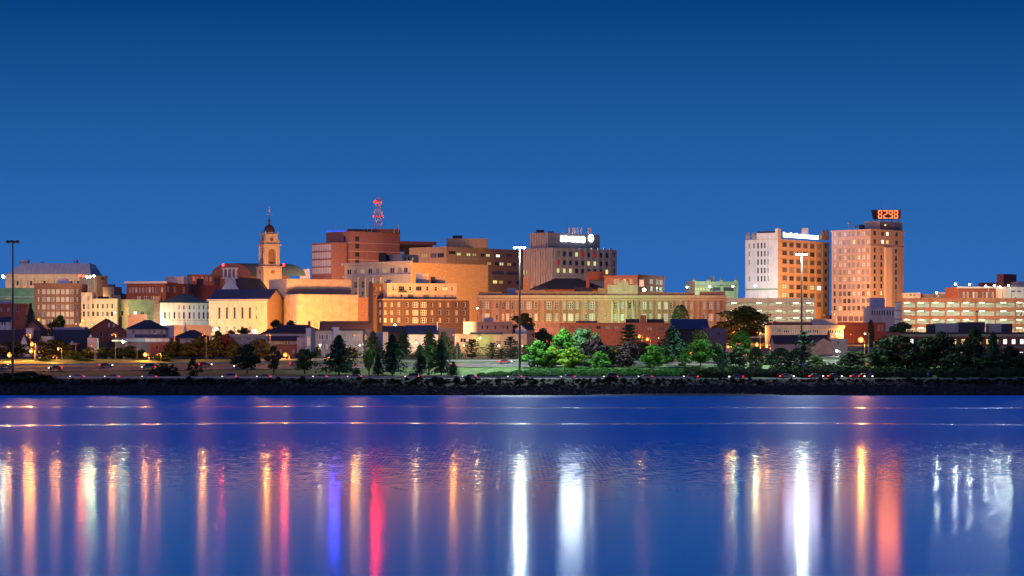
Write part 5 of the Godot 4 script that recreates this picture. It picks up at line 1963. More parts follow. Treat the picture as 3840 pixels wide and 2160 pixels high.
	close(k, "hip", M.maroonroof, 1218, "r", 0.8)
	pbox(k.node.get_node("roof"), k.org, "chimney", 1155, 1164, 1204, 1236, 1041, 1.3, M.redbrick)
	k = block("long_gable_house", "long house with a dark maroon gabled roof before panelled annex", "house", 1206, 1206, 1392, 1236, 1020, 84, M.peach, 16)
	close(k, "gable", M.maroonroof, 1206, "r", 0.5)
	k = block("yellow_attic_house", "house with yellow attic wall and three small windows over brick", "house", 1008, 1008, 1116, 1278, 948, 87, mat(base(0.60, 0.50, 0.26), "plaster"), 11)
	windows(k, "r", [1062, 1073, 1084, 1108], [1285], 7, 10, "dddh", 1, 1, M.trim)
	close(k, "gable", M.maroonroof, 1262, "r")
	k = block("brick_cottage", "low red brick front lit by an orange street lamp", "house", 1034, 1034, 1113, 1293, 940, 88, M.redbrick, 6)
	windows(k, "r", [1052, 1100], [1318], 8, 16, "hh", 1, 1, M.trim)
	close(k)
	k = block("lavender_house", "flat lavender house with white framed windows beside blue townhouse", "house", 1114, 1114, 1148, 1268, 938, 87, M.lav, 9)
	windows(k, "r", [1121, 1132, 1142], [1304], 6, 18, "hhh", 1, 1, M.trim)
	close(k)
	# townhouse row in blue and grey
	k = block("blue_townhouse", "dark blue townhouse tower with one tall yellow lit panel", "house", 1147, 1166, 1181, 1231, 930, 34, M.blue)
	k.wall_l = M.lblue  # brighter left side put into a paler blue wall colour
	windows(k, "l", [1157], [1279], 13, 33, "m", 1, 2, M.trim)
	close(k)
	k = block("grey_townhouse", "grey townhouse with six white framed windows between blue towers", "house", 1182, 1182, 1250, 1239, 932, 88, M.grey, 11)
	windows(k, "r", [1189, 1199, 1209, 1226, 1235, 1244], [1264], 7, 17, "huddhh", 1, 1, M.trim)
	windows(k, "r", [1198, 1226, 1240], [1300], 8, 18, "wbh", 1, 1, M.trim)
	close(k)
	band(k, "r", 1236, 1240, 0.5, M.slate)
	slab(k, "r", 1210, 1217, 1278, 1312, 0.3, M.blue, "bay")
	k = block("blue_townhouse", "bright blue townhouse tower rising behind a tall spruce", "house", 1250, 1250, 1272, 1229, 930, 80, M.lblue, 8)
	close(k)
	k = block("pale_townhouse", "pale grey townhouse with white framed windows right of blue tower", "house", 1273, 1273, 1361, 1239, 932, 88, mat(base(0.42, 0.44, 0.42), "plaster"), 11)
	windows(k, "r", [1294, 1306, 1328, 1350], [1264], 8, 18, "hhbb", 1, 1, M.trim)
	windows(k, "r", [1306, 1335], [1300], 9, 18, "du", 1, 1, M.trim)
	close(k)
	band(k, "r", 1235, 1240, 0.5, M.slate)
	k = block("brown_townhouse", "brown grey townhouse at the end of the blue row", "house", 1361, 1361, 1398, 1239, 934, 88, mat(base(0.24, 0.19, 0.19), "plaster"), 10)
	windows(k, "r", [1371], [1264], 8, 17, "u", 1, 1, M.trim)
	close(k)
	k = block("grey_house", "plain grey house between dark conifers", "house", 1400, 1436, 1456, 1247, 955, 30, M.grey)
	k.wall = M.lav
	windows(k, "l", [1428], [1290], 7, 18, "h", 1, 1, M.trim)
	close(k)
	k = block("brown_barn", "broad brown barn roof catching orange light", "house", 1440, 1440, 1540, 1245, 985, 86, M.brownbrick, 14)
	close(k, "gable", mat(base(0.16, 0.11, 0.09), "roof"), 1224, "r", 0.5)
	k = block("blue_roof_house", "white house with a dark blue roof and yellow lit window", "house", 1528, 1528, 1642, 1252, 965, 86, M.white, 12)
	windows(k, "r", [1560], [1277], 12, 14, "m", 2, 1, M.trim)
	windows(k, "r", [1596, 1612], [1276], 7, 10, "mm", 1, 1, M.trim)
	close(k, "gable", M.blueroof, 1222, "r", 0.5)
	pbox(k.node, k.org, "vent_pipe", 1638, 1642, 1206, 1250, 968, 0.5, M.white)
	k = block("tan_block_house", "blank tan rendered block beside the blue roofed house", "house", 1650, 1650, 1708, 1232, 985, 86, M.peach, 10)
	close(k)
	k = block("peach_store", "low peach rendered store with a lit recessed doorway", "shop", 1706, 1706, 1976, 1254, 958, 88, M.peach, 14)
	windows(k, "r", [1731, 1742], [1276], 9, 14, "dd", 1, 0, M.darkframe)
	windows(k, "r", [1870, 1900, 1935], [1285], 16, 14, "uhd", 2, 0, M.darkframe)
	windows(k, "r", [1805], [1310], 16, 36, "p", 2, 1, M.darkframe, "glass_door")
	close(k, "flat", M.blueroof)
	slab(k, "r", 1762, 1886, 1246, 1254, 0.8, M.blueroof, "awning")
	slab(k, "r", 1792, 1842, 1258, 1335, 0.14, M.olive, "painted_glow_panel")  # greenish doorway light put into the panel colour
	k = block("peach_loft", "peach loft with lavender light painted on one side and small square windows", "house", 1738, 1791, 1922, 1208, 1005, 62, M.peach)
	k.wall_l = M.lav  # side wall takes its lavender light as wall colour
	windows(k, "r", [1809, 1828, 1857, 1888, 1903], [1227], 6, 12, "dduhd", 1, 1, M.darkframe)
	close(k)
	pbox(k.node, k.org, "roof_house", 1812, 1849, 1190, 1211, 1012, 5, M.lav)
	k = block("slate_gable_house", "blue grey gabled house with an orange-lit side wall", "house", 1931, 1975, 2004, 1236, 962, 30, M.peach)
	k.wall_l = M.lblue
	close(k, "gable", M.slate, 1218, "r", 0.3)
	k = block("orange_box_house", "flat orange-lit block house behind a dark round tree", "house", 2017, 2017, 2098, 1211, 1035, 86, M.peach, 12)
	close(k)
	band(k, "r", 1209, 1213, 0.5, M.peach)
	k = block("long_brick_shed", "very long low red brick shed with square chimney before school", "building", 2091, 2091, 2560, 1212, 1065, 88.5, M.redbrick, 14)
	windows(k, "r", lins(2110, 2380, 9), [1228], 16, 12, "dudh", 2, 0, M.darkframe)
	windows(k, "r", [2436, 2480], [1233], 20, 12, "hu", 2, 0, M.darkframe)
	close(k)
	pbox(k.node.get_node("roof"), k.org, "chimney", 2402, 2424, 1182, 1216, 1067, 2.6, M.redbrick)
	for a in [[2348, 2398, 1196], [2428, 2490, 1196], [2160, 2240, 1203]]:
		pbox(k.node, k.org, "roof_house", a[0], a[1], a[2], 1214, 1070, 5, M.slate)
	k = block("dark_blue_house", "dark house with a deep blue roof among the trees", "house", 2527, 2527, 2655, 1232, 1040, 86, M.dark, 13)
	close(k, "gable", M.blueroof, 1198, "r", 0.6)
	k = block("purple_house", "purple rendered house between pines and brown tree", "house", 2640, 2640, 2724, 1231, 1035, 88, mat(base(0.16, 0.11, 0.15), "plaster"), 12)
	windows(k, "r", [2665, 2695], [1250], 14, 14, "ud", 2, 0)
	close(k)
	k = block("orange_gable_cottage", "small cottage with an orange-lit gable among trees", "house", 2745, 2745, 2800, 1297, 945, 80, M.peach, 9)
	close(k, "gable", M.maroonroof, 1277, "l")
	k = block("maroon_roof_house", "low house under long maroon roof before the white workshop", "house", 2905, 2905, 3110, 1288, 1000, 88, M.peach, 13)
	close(k, "gable", M.maroonroof, 1258, "r")
	pbox(k.node.get_node("roof"), k.org, "chimney", 3104, 3112, 1243, 1272, 1003, 1.2, M.redbrick)
	k = block("pale_gable_house", "pale orange gabled house with white lit side by conifers", "house", 3048, 3048, 3128, 1290, 962, 86, M.peach, 12)
	windows(k, "r", [3091], [1284], 5, 9, "d", 1, 0, M.darkframe)
	close(k, "gable", M.maroonroof, 1268, "l", 0.3)
	k = block("pale_tall_house", "pale flat roofed house wall with two tiny windows", "house", 3126, 3126, 3177, 1271, 958, 86, M.cream, 10)
	windows(k, "r", [3143], [1284, 1311], 5, 11, "ud", 1, 0, M.darkframe)
	close(k)

# ---------- trees, shrubs, shore ----------
func greens() -> void:
	var c_spruce := base(0.030, 0.072, 0.042)
	var c_pine := base(0.020, 0.040, 0.028)
	var c_green := base(0.055, 0.185, 0.028)
	var c_lime := base(0.125, 0.225, 0.025)
	var c_dark := base(0.030, 0.055, 0.025)
	var c_sage := base(0.075, 0.165, 0.075)
	var c_plum := base(0.055, 0.040, 0.050)
	var c_leaf := base(0.055, 0.100, 0.030)
	var c_olive := base(0.058, 0.075, 0.030)
	var c_red := base(0.130, 0.045, 0.030)
	var c_brown := base(0.058, 0.062, 0.022)
	# conifers and young trees on the lawn beside the near road
	for a in [[1271, 1249, 100, 815, "broad dark spruce on the lawn covering the pale townhouse"], [1471, 1246, 88, 812, "tall pointed spruce on the lawn beside a half-grown spruce"], [1655, 1270, 62, 812, "tall narrow spruce on the lawn beside the stubby young spruce"], [1574, 1318, 40, 811, "lower slim spruce on the lawn under the green topped tree"]]:
		tree("conifer", a[0], a[1], a[2], a[3], c_spruce, "spruce_tree", a[4], "spruces on the lawn", 0.05)
	tree("conifer", 1700, 1352, 42, 809, c_spruce, "spruce_tree", "stubby young spruce beside the last tall lawn spruce", "", 0.03)
	tree("conifer", 1416, 1325, 36, 811, c_spruce, "spruce_tree", "slim half-grown spruce touching the pine on the lawn", "", 0.03)
	tree("round", 927, 1288, 84, 820, c_dark, "broadleaf_tree", "dark double-stemmed broadleaf tree on the lawn with lamplight shining through", "")
	tree("loose", 1026, 1296, 66, 820, c_brown, "broadleaf_tree", "thin brownish young tree on the lawn beside a bright orange lamp", "")
	tree("round", 1143, 1299, 76, 820, base(0.055, 0.095, 0.03), "broadleaf_tree", "neat rounded green tree alone on the lawn", "")
	tree("loose", 1384, 1312, 52, 814, c_green, "broadleaf_tree", "bright green young tree between two tall lawn spruces", "")
	tree("loose", 1608, 1294, 60, 813, c_green, "broadleaf_tree", "bright green topped tree crowded by lawn spruces", "")
	tree("loose", 725, 1340, 50, 783, c_dark, "broadleaf_tree", "small sparse tree at the near road edge by guard rail", "", 0.05)
	tree("bush", 1338, 1372, 26, 797, c_dark, "bush", "small dark bush on lawn edge between spruces", "", 0.0)
	# dark conifers behind the upper road
	for a in [[1398, 1236, 62, 905, "dark fir behind the upper road before the grey house"], [1512, 1234, 60, 908, "dark fir behind the upper road before the brown barn"], [1612, 1228, 62, 905, "tall dark fir before the window of the blue roofed house"], [1664, 1240, 74, 900, "broad dark fir before the blank tan block"], [1575, 1290, 50, 896, "low dark fir before the blue roofed house"], [1716, 1280, 34, 900, "small slim fir at the corner of the peach store"]]:
		tree("conifer", a[0], a[1], a[2], a[3], c_spruce, "fir_tree", a[4], "firs behind the upper road", 0.04)
	for a in [[1770, 1268, 82, 905, "broad flat black pine before the peach store's square windows"], [1845, 1282, 60, 900, "black pine beside the lit store doorway"], [1915, 1258, 70, 905, "tallest black pine in the row before the peach store"], [1968, 1290, 60, 896, "low black pine beside the slate gabled house"], [1880, 1306, 70, 894, "squat black pine in the middle of the store row"], [1930, 1300, 60, 893, "squat black pine under the tallest store pine"]]:
		tree("pine", a[0], a[1], a[2], a[3], c_pine, "pine_tree", a[4], "pines before the peach store", 0.05)
	tree("round", 2035, 1229, 84, 915, c_pine, "broadleaf_tree", "dark round tree silhouetted against the flat orange block house", "")
	tree("loose", 1962, 1170, 105, 1100, c_brown, "bare_tree", "thin bare brown tree before the left wing of the school", "", 0.2)
	# the lit green group by the mast
	tree("round", 2016, 1276, 92, 852, c_green, "broadleaf_tree", "bright green rounded tree at the foot of the lit mast", "", 0.02)
	tree("round", 2112, 1232, 96, 862, c_green, "broadleaf_tree", "tall bright green tree, highest of the lit green group", "", 0.03)
	tree("round", 2186, 1219, 112, 872, c_sage, "broadleaf_tree", "broad sage green tree behind the lit green group", "", 0.05)
	tree("round", 2148, 1302, 98, 850, c_lime, "broadleaf_tree", "yellow green low tree in front of the lit group", "", 0.02)
	tree("round", 2068, 1300, 80, 853, c_lime, "broadleaf_tree", "lime green low tree between two brighter green trees", "", 0.02)
	tree("round", 2232, 1256, 108, 858, c_plum, "broadleaf_tree", "plum dark broad tree behind a small round green bush tree", "", 0.03)
	tree("round", 2253, 1314, 74, 847, c_green, "broadleaf_tree", "small ball-shaped green tree before the plum tree", "", 0.02)
	tree("round", 2356, 1278, 96, 856, c_plum, "broadleaf_tree", "plum dark tree beside the steep lime coloured tree", "", 0.03)
	tree("round", 2300, 1292, 70, 866, c_dark, "broadleaf_tree", "dark green tree squeezed between the two plum trees", "", 0.03)
	tree("round", 2452, 1290, 88, 853, c_green, "broadleaf_tree", "pale lime tree under the tall dark pine", "", 0.03)
	tree("pine", 2360, 1210, 92, 900, c_dark, "pine_tree", "layered dark pine before the long brick shed", "", 0.1)
	tree("conifer", 2522, 1219, 112, 880, c_spruce, "pine_tree", "great dark pine, tallest of the middle trees", "", 0.08)
	tree("round", 2480, 1296, 76, 868, c_dark, "broadleaf_tree", "dark low tree at the foot of the great pine", "", 0.03)
	tree("round", 2622, 1235, 92, 905, c_olive, "broadleaf_tree", "leafy tree glowing orange behind a lit green tree", "", 0.1)
	tree("round", 2626, 1262, 92, 858, c_green, "broadleaf_tree", "lit green tree with pale trunk before the orange glowing tree", "", 0.12)
	tree("loose", 2570, 1305, 62, 853, c_green, "broadleaf_tree", "small lit green tree leaning beside the great pine", "", 0.05)
	tree("round", 2690, 1285, 80, 872, c_dark, "broadleaf_tree", "dark leafy tree between lit green tree and cottage", "", 0.04)
	tree("round", 2772, 1295, 92, 858, base(0.045, 0.085, 0.035), "broadleaf_tree", "mid green broad tree below the orange cottage gable", "", 0.04)
	tree("conifer", 2712, 1308, 52, 852, c_spruce, "spruce_tree", "small spruce between two leafy trees by the near road", "", 0.03)
	tree("round", 2790, 1146, 200, 1120, c_olive, "broadleaf_tree", "huge brown lit tree before the open garage", "", 0.12)
	tree("round", 2720, 1196, 100, 1100, c_brown, "broadleaf_tree", "brown leafy tree at the left of the huge brown lit tree", "", 0.1)
	tree("hedge", 2552, 1144, 62, 1118, base(0.04, 0.07, 0.03), "cypress_tree", "conical green tree against the right school wing", "", 0.02)
	tree("round", 2780, 1238, 84, 930, c_green, "broadleaf_tree", "rounded green tree below the huge brown lit tree", "", 0.05)
	for a in [[2836, 1302, 52, 845, "dense dark egg shaped cypress beside the mid green tree"], [2928, 1305, 76, 842, "largest dense egg shaped cypress by the near road"], [2987, 1308, 58, 842, "dense egg shaped cypress under the sparse black pine"]]:
		tree("hedge", a[0], a[1], a[2], a[3], c_dark, "cypress_tree", a[4], "cypresses by the near road", 0.0)
	tree("pine", 3017, 1234, 78, 868, c_pine, "pine_tree", "sparse black pine rising beside the lit right mast", "", 0.06)
	tree("round", 3062, 1330, 60, 858, c_leaf, "bush", "low leafy shrub before the pale gabled house", "", 0.0)
	tree("conifer", 2882, 1314, 42, 866, c_spruce, "spruce_tree", "tiny spruce between two egg shaped cypresses", "", 0.02)
	# the dark mass at the right
	for a in [[3364, 1243, 150, 845, "largest dark tree of the thicket beside the huge orange lamp"], [3478, 1262, 110, 848, "dark thicket tree before the air units of the brick office"], [3535, 1242, 112, 852, "tall dark thicket tree with light shining through from office windows"], [3640, 1262, 96, 846, "dark thicket tree before the middle office windows"], [3652, 1224, 70, 872, "tall slim thicket tree rising above the office roof edge"], [3790, 1296, 90, 850, "dark thicket tree beyond the tall narrow spruce"], [3290, 1300, 90, 850, "dark low tree between the orange lamp and largest thicket tree"], [3185, 1316, 90, 846, "dark low tree before the pale flat roofed house"], [3430, 1300, 100, 838, "low front tree under the largest thicket tree"], [3585, 1318, 100, 838, "low front tree under the tall slim thicket tree"], [3705, 1330, 110, 836, "low front tree at the foot of the tall narrow spruce"], [3830, 1330, 80, 840, "low front tree at the end of the thicket"]]:
		tree("round", a[0], a[1], a[2], a[3], c_dark, "broadleaf_tree", a[4], "thicket before the brick office", 0.02)
	tree("conifer", 3724, 1238, 72, 850, c_spruce, "spruce_tree", "tall narrow spruce in the thicket before the lit brick office", "", 0.02)
	tree("round", 3385, 1206, 110, 1010, c_leaf, "broadleaf_tree", "yellow lit tree before the wide garage", "", 0.1)
	tree("hedge", 3266, 1200, 22, 1040, c_olive, "cypress_tree", "slim orange-lit column tree before the brick mill", "", 0.02)
	tree("loose", 3228, 1312, 60, 862, c_olive, "broadleaf_tree", "orange-lit scrubby tree under the big street lamp", "", 0.05)
	for a in [[3100, 1352, 70, 838], [3160, 1362, 80, 832], [3235, 1360, 80, 832], [3040, 1360, 70, 835], [2975, 1372, 60, 830]]:
		tree("bush", a[0], a[1], a[2], a[3], c_dark, "bush", "dark low shrub along the near road at the right", "shrubs along the near road", 0.0)
	# left side
	tree("round", 196, 1266, 122, 905, c_brown, "broadleaf_tree", "broad brown green tree among the orange lamps", "", 0.05)
	tree("round", 50, 1280, 120, 915, c_brown, "broadleaf_tree", "broad olive tree behind the unlit mast", "", 0.05)
	tree("conifer", 115, 1130, 36, 1150, base(0.05, 0.085, 0.075), "spruce_tree", "blue green spruce beside the flat brick house", "", 0.03)
	tree("round", 225, 1172, 40, 1140, c_green, "broadleaf_tree", "small green tree before the brick warehouse", "", 0.1)
	tree("round", 200, 1205, 70, 1060, c_brown, "broadleaf_tree", "low brown tree below the brick warehouse", "", 0.1)
	for a in [[160, 1338, 56, 884], [275, 1312, 66, 896], [318, 1346, 66, 884]]:
		tree("round", a[0], a[1], a[2], a[3], c_leaf, "broadleaf_tree", "low leafy tree lit yellow by the orange lamps", "lamp-lit low trees", 0.02)
	tree("round", 604, 1322, 72, 882, c_leaf, "broadleaf_tree", "bright yellow bushy tree above a dark shrub by the upper road", "", 0.03)
	tree("bush", 618, 1352, 90, 790, c_dark, "bush", "dark wide shrub before the bright yellow tree", "", 0.0)
	for a in [[330, 1300, 60, 905, "dark hedge-like tree under the green spire box"], [385, 1302, 66, 905, "dark hedge-like tree below the long dark shed"], [440, 1298, 70, 906, "dark hedge-like tree beneath the storefront canopy"], [492, 1295, 66, 904, "dark hedge-like tree beneath the pale blue fascia"], [530, 1310, 50, 902, "small dark tree beside the brick lodge"]]:
		tree("round", a[0], a[1], a[2], a[3], c_dark, "broadleaf_tree", a[4], "trees below the storefront", 0.03)
	for a in [[650, 1272, 74, 905, "brown green autumn tree under the cream cottage"], [705, 1282, 70, 903, "lower autumn tree between two taller autumn trees"], [745, 1262, 80, 908, "tall autumn tree below the thin white steeple"], [800, 1266, 80, 905, "tall autumn tree beside the red leafed tree"]]:
		tree("round", a[0], a[1], a[2], a[3], c_brown, "broadleaf_tree", a[4], "autumn trees behind the upper road", 0.04)
	tree("round", 850, 1250, 78, 912, c_red, "broadleaf_tree", "red leafed autumn tree in the row behind the upper road", "", 0.05)
	tree("round", 880, 1280, 70, 903, c_olive, "broadleaf_tree", "olive tree below the red leafed tree", "", 0.05)
	tree("round", 974, 1262, 70, 905, c_brown, "broadleaf_tree", "brown tree before the long grey store", "", 0.05)
	for a in [[1036, 1198, 66, 1060], [1092, 1200, 62, 1060]]:
		tree("round", a[0], a[1], a[2], a[3], c_dark, "broadleaf_tree", "dark rounded tree against the orange auditorium flank", "dark trees by the auditorium", 0.1)
	for a in [[916, 1224, 46, 1120], [865, 1236, 34, 1110], [818, 1240, 40, 1105], [985, 1244, 30, 1110]]:
		tree("round", a[0], a[1], a[2], a[3], c_dark, "broadleaf_tree", "small dark tree at the foot of the cream auditorium", "small trees at the auditorium", 0.08)
	tree("round", 1312, 1300, 70, 896, c_olive, "broadleaf_tree", "olive low tree beside the pale townhouse", "", 0.08)
	for a in [[100, 1385, 130, 778], [30, 1392, 90, 778], [170, 1400, 70, 779]]:
		tree("bush", a[0], a[1], a[2], a[3], c_dark, "bush", "dark shrub on the bank at the foot of the unlit mast", "shrubs at the unlit mast", 0.0)
	tree("bush", 1190, 1288, 24, 925, c_dark, "bush", "tiny clipped tree before the grey townhouse", "", 0.0)
	tree("round", 2330, 1300, 50, 905, c_olive, "broadleaf_tree", "orange-lit tree glimpsed between dark trees below the long shed", "", 0.05)
	tree("round", 2410, 1282, 70, 930, c_olive, "broadleaf_tree", "orange-lit tree under the brick shed chimney", "", 0.05)

	# ground cover on the bank between the roads, shore brush, rocks
	var xf := []
	for j in 1500:
		var x := lerpf(1800, 2760, rng.randf())
		var d := lerpf(799, 838, rng.randf())
		if x < 1990 and d > lerpf(806, 836, (x - 1800) / 190.0):
			continue
		var p := at(x, 0, d)
		var s := 1.1 + 1.2 * rng.randf()
		xf.append(Transform3D(Basis(Vector3.UP, rng.randf() * TAU).scaled(Vector3(s * 1.4, s * 0.75, s * 1.4)), Vector3(p.x, ground(d) - 0.1, p.z)))
	scatter("ground_cover", "leafy green ground cover on the slope below the lit mast", "ground cover", crown_mesh("bush", 0), xf, leaf_mat(base(0.04, 0.14, 0.03)))
	xf = []
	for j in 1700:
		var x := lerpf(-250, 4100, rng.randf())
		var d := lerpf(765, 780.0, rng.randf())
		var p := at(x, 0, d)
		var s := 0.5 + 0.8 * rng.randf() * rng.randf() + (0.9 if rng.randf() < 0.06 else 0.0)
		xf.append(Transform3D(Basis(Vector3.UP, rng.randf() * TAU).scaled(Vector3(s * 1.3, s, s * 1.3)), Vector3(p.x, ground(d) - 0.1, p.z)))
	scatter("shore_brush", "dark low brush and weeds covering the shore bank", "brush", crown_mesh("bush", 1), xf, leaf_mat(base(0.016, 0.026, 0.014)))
	xf = []
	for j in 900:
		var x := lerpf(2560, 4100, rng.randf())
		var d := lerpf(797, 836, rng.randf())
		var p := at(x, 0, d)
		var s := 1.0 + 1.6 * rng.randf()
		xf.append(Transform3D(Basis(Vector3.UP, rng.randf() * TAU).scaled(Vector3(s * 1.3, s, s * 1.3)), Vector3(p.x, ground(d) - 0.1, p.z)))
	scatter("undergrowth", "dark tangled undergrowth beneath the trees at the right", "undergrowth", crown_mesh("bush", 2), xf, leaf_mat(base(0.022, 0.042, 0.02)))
	var rk := Geo.new()
	var pr := []
	var keep := rng.state
	for j in 6:
		var a := -PI / 2 + PI * j / 5.0
		pr.append([maxf(cos(a), 0.01) * (0.85 + 0.25 * rng.randf()), sin(a) * 0.7])
	rk.lathe(Vector3.ZERO, pr, 7)
	for q in rk.v.size():
		var v := rk.v[q]
		rk.v[q] = v * (1.0 + 0.25 * sin(v.x * 5.1 + v.z * 3.7) * cos(v.y * 4.3 + v.z))
	rng.state = keep
	xf = []
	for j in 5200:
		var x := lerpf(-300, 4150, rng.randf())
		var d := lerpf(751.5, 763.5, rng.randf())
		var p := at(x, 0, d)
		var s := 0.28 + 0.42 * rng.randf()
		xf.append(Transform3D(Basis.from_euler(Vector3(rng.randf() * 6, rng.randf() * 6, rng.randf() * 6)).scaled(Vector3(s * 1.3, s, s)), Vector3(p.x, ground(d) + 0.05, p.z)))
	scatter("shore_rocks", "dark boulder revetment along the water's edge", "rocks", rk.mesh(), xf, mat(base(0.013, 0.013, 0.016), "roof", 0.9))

# ---------- guard rails, fence, cars, posts ----------
func roadside() -> void:
	var steel := metal(base(0.30, 0.31, 0.33), 0.5)
	var d := 781.6
	var o := thing("guard_rail", "long steel guard rail along the water side of the near road", "guard rail", Vector3(at(1300, 0, d).x, ground(d), -d))
	var gp := Geo.new()
	gp.box(Vector3(0, 0.30, 0), Vector3(0.16, 1.0, 0.16))
	var pm := gp.mesh()
	pm.surface_set_material(0, M.darkframe)
	var gr := Geo.new()
	for q in [[0.46, 0.0], [0.56, 0.07], [0.66, 0.0], [0.76, 0.07], [0.86, 0.0]]:
		gr.box(Vector3(0, q[0], 0.14 + q[1] * 0.6), Vector3(2.52, 0.105, 0.06))
	var rm := gr.mesh()
	rm.surface_set_material(0, steel)
	var x := at(150, 0, d).x
	while x < at(2560, 0, d).x:
		for a in [["post", pm, 0.0], ["rail_panel", rm, 1.3]]:
			var m := MeshInstance3D.new()
			m.name = a[0]
			m.mesh = a[1]
			o.add_child(m, true)
			m.position = Vector3(x + a[2], ground(d), -d) - o.position
		x += 2.6
	# rail along the upper road
	o = thing("guard_rail", "pale guard rail along the town side of the upper road", "guard rail", Vector3(at(900, 0, 880).x, ground(880), -880))
	for j in 110:
		var p := Vector2(-190, 843.5).lerp(Vector2(60, 872), j / 100.0) + Vector2(0, 10.5)
		var an := atan2(28.5, 250.0)
		for a in [["post", pm, 0.0], ["rail_panel", rm, 1.25]]:
			var m := MeshInstance3D.new()
			m.name = a[0]
			m.mesh = a[1]
			o.add_child(m, true)
			m.transform = Transform3D(Basis(Vector3.UP, an), Vector3(p.x + a[2], ground(p.y) + 0.1, -p.y - a[2] * 0.114) - o.position)
	# post and rail fence by the shore path
	d = 764.6
	o = thing("shore_fence", "low post and rail fence along the shore path", "fence", Vector3(at(3100, 0, d).x, ground(d), -d))
	var wood := mat(base(0.10, 0.095, 0.10), "plain", 0.8)
	org = o.position
	x = at(2870, 0, d).x
	var xe := at(3420, 0, d).x
	while x < xe:
		var g := Geo.new()
		g.box(Vector3(x, ground(d) + 0.5, -d), Vector3(0.16, 1.2, 0.16))
		part(o, "post", g, wood)
		if x + 3.0 < xe:
			for h in [0.5, 0.95]:
				var r := Geo.new()
				r.box(Vector3(x + 1.5, ground(d) + h, -d + 0.09), Vector3(3.0, 0.1, 0.05))
				part(o, "rail", r, wood)
		x += 3.0
	# cars
	var paints := [base(0.03, 0.03, 0.035), base(0.10, 0.10, 0.11), base(0.12, 0.02, 0.02), base(0.02, 0.03, 0.08), base(0.16, 0.16, 0.16), base(0.05, 0.05, 0.06)]
	var n := 0
	for px in [290, 420, 560, 860, 990, 1200, 1330, 1545, 1760, 1930, 2130, 2290, 2420, 2590, 2760]:
		n += 1
		var dd := 786.4
		car(Vector3(at(px, 0, dd).x, ground(dd) + 0.06, -dd), PI if n % 3 else PI, paints[n % 6], n % 4 == 0, "car with red tail lamps driving along the near road", "cars on the near road")
	for px in [2950, 3060, 3130, 3215, 3245]:
		n += 1
		var dd := 791.0
		car(Vector3(at(px, 0, dd).x, ground(dd) + 0.06, -dd), 0.0, paints[n % 6], false, "oncoming car with bright headlamps on the near road at the right", "oncoming cars")
	for f in [0.05, 0.10, 0.17, 0.23, 0.29, 0.36, 0.41, 0.48, 0.55, 0.61, 0.68, 0.76, 0.83, 0.9]:
		n += 1
		var c := Vector2(-200, 842.4).lerp(Vector2(60, 872), f) + Vector2(0, -4.0 if n % 2 else 4.5)
		car(Vector3(c.x, ground(c.y) + 0.16, -c.y), (0.0 if n % 2 == 0 else PI) + atan2(29.6, 260.0), paints[n % 6], n % 4 == 1, "car with glowing lamps on the upper road", "cars on the upper road")
	# utility poles, sign posts
	for a in [[284, 1290, 900], [515, 1306, 898]]:
		var p := at(a[0], a[1], a[2])
		var f := Vector3(p.x, ground(a[2]) - 0.3, p.z)
		var t := thing("utility_pole", "wooden utility pole with cross arm among the orange lamps", "utility pole", f, "utility poles")
		var g := Geo.new()
		g.tube([f, p + Vector3.UP * 0.5], [0.18, 0.12], 8)
		part(t, "pole", g, mat(base(0.16, 0.10, 0.06), "plain", 0.9))
		var c := Geo.new()
		c.box(p, Vector3(2.6, 0.16, 0.14))
		part(t, "cross_arm", c, mat(base(0.16, 0.10, 0.06), "plain", 0.9))
	for a in [[3013, 1367, 800, "blue", Color(0.25, 0.35, 0.65)], [3262, 1400, 798, "blue", Color(0.25, 0.3, 0.6)], [3480, 1402, 798, "blue", Color(0.25, 0.3, 0.6)]]:
		var p := at(a[0], a[1], a[2])
		var f := Vector3(p.x, ground(a[2]) - 0.2, p.z)
		var t := thing("road_sign", "small blue road sign on a thin post by near road", "road sign", f, "blue road signs")
		var g := Geo.new()
		g.tube([f, p + Vector3.UP * 0.4], [0.05, 0.05], 6)
		part(t, "post", g, M.steel)
		var c := Geo.new()
		c.box(p + Vector3(0, 0, 0.08), Vector3(0.85, 1.0, 0.04))
		part(t, "sign_plate", c, mat(a[4], "plain", 0.5))
	var vp := at(2064, 1375, 800)
	var vf := Vector3(vp.x, ground(800) - 0.2, vp.z)
	var vt := thing("sign_post", "thin grey post rising from the green ground cover", "post", vf)
	var vg := Geo.new()
	vg.tube([vf, at(2064, 1370, 800)], [0.12, 0.10], 7)
	part(vt, "pole", vg, M.grey)
	var vc := Geo.new()
	vc.box(at(2064, 1398, 800) + Vector3(0, 0, 0.2), Vector3(0.5, 0.7, 0.2))
	part(vt, "meter_box", vc, M.steel)

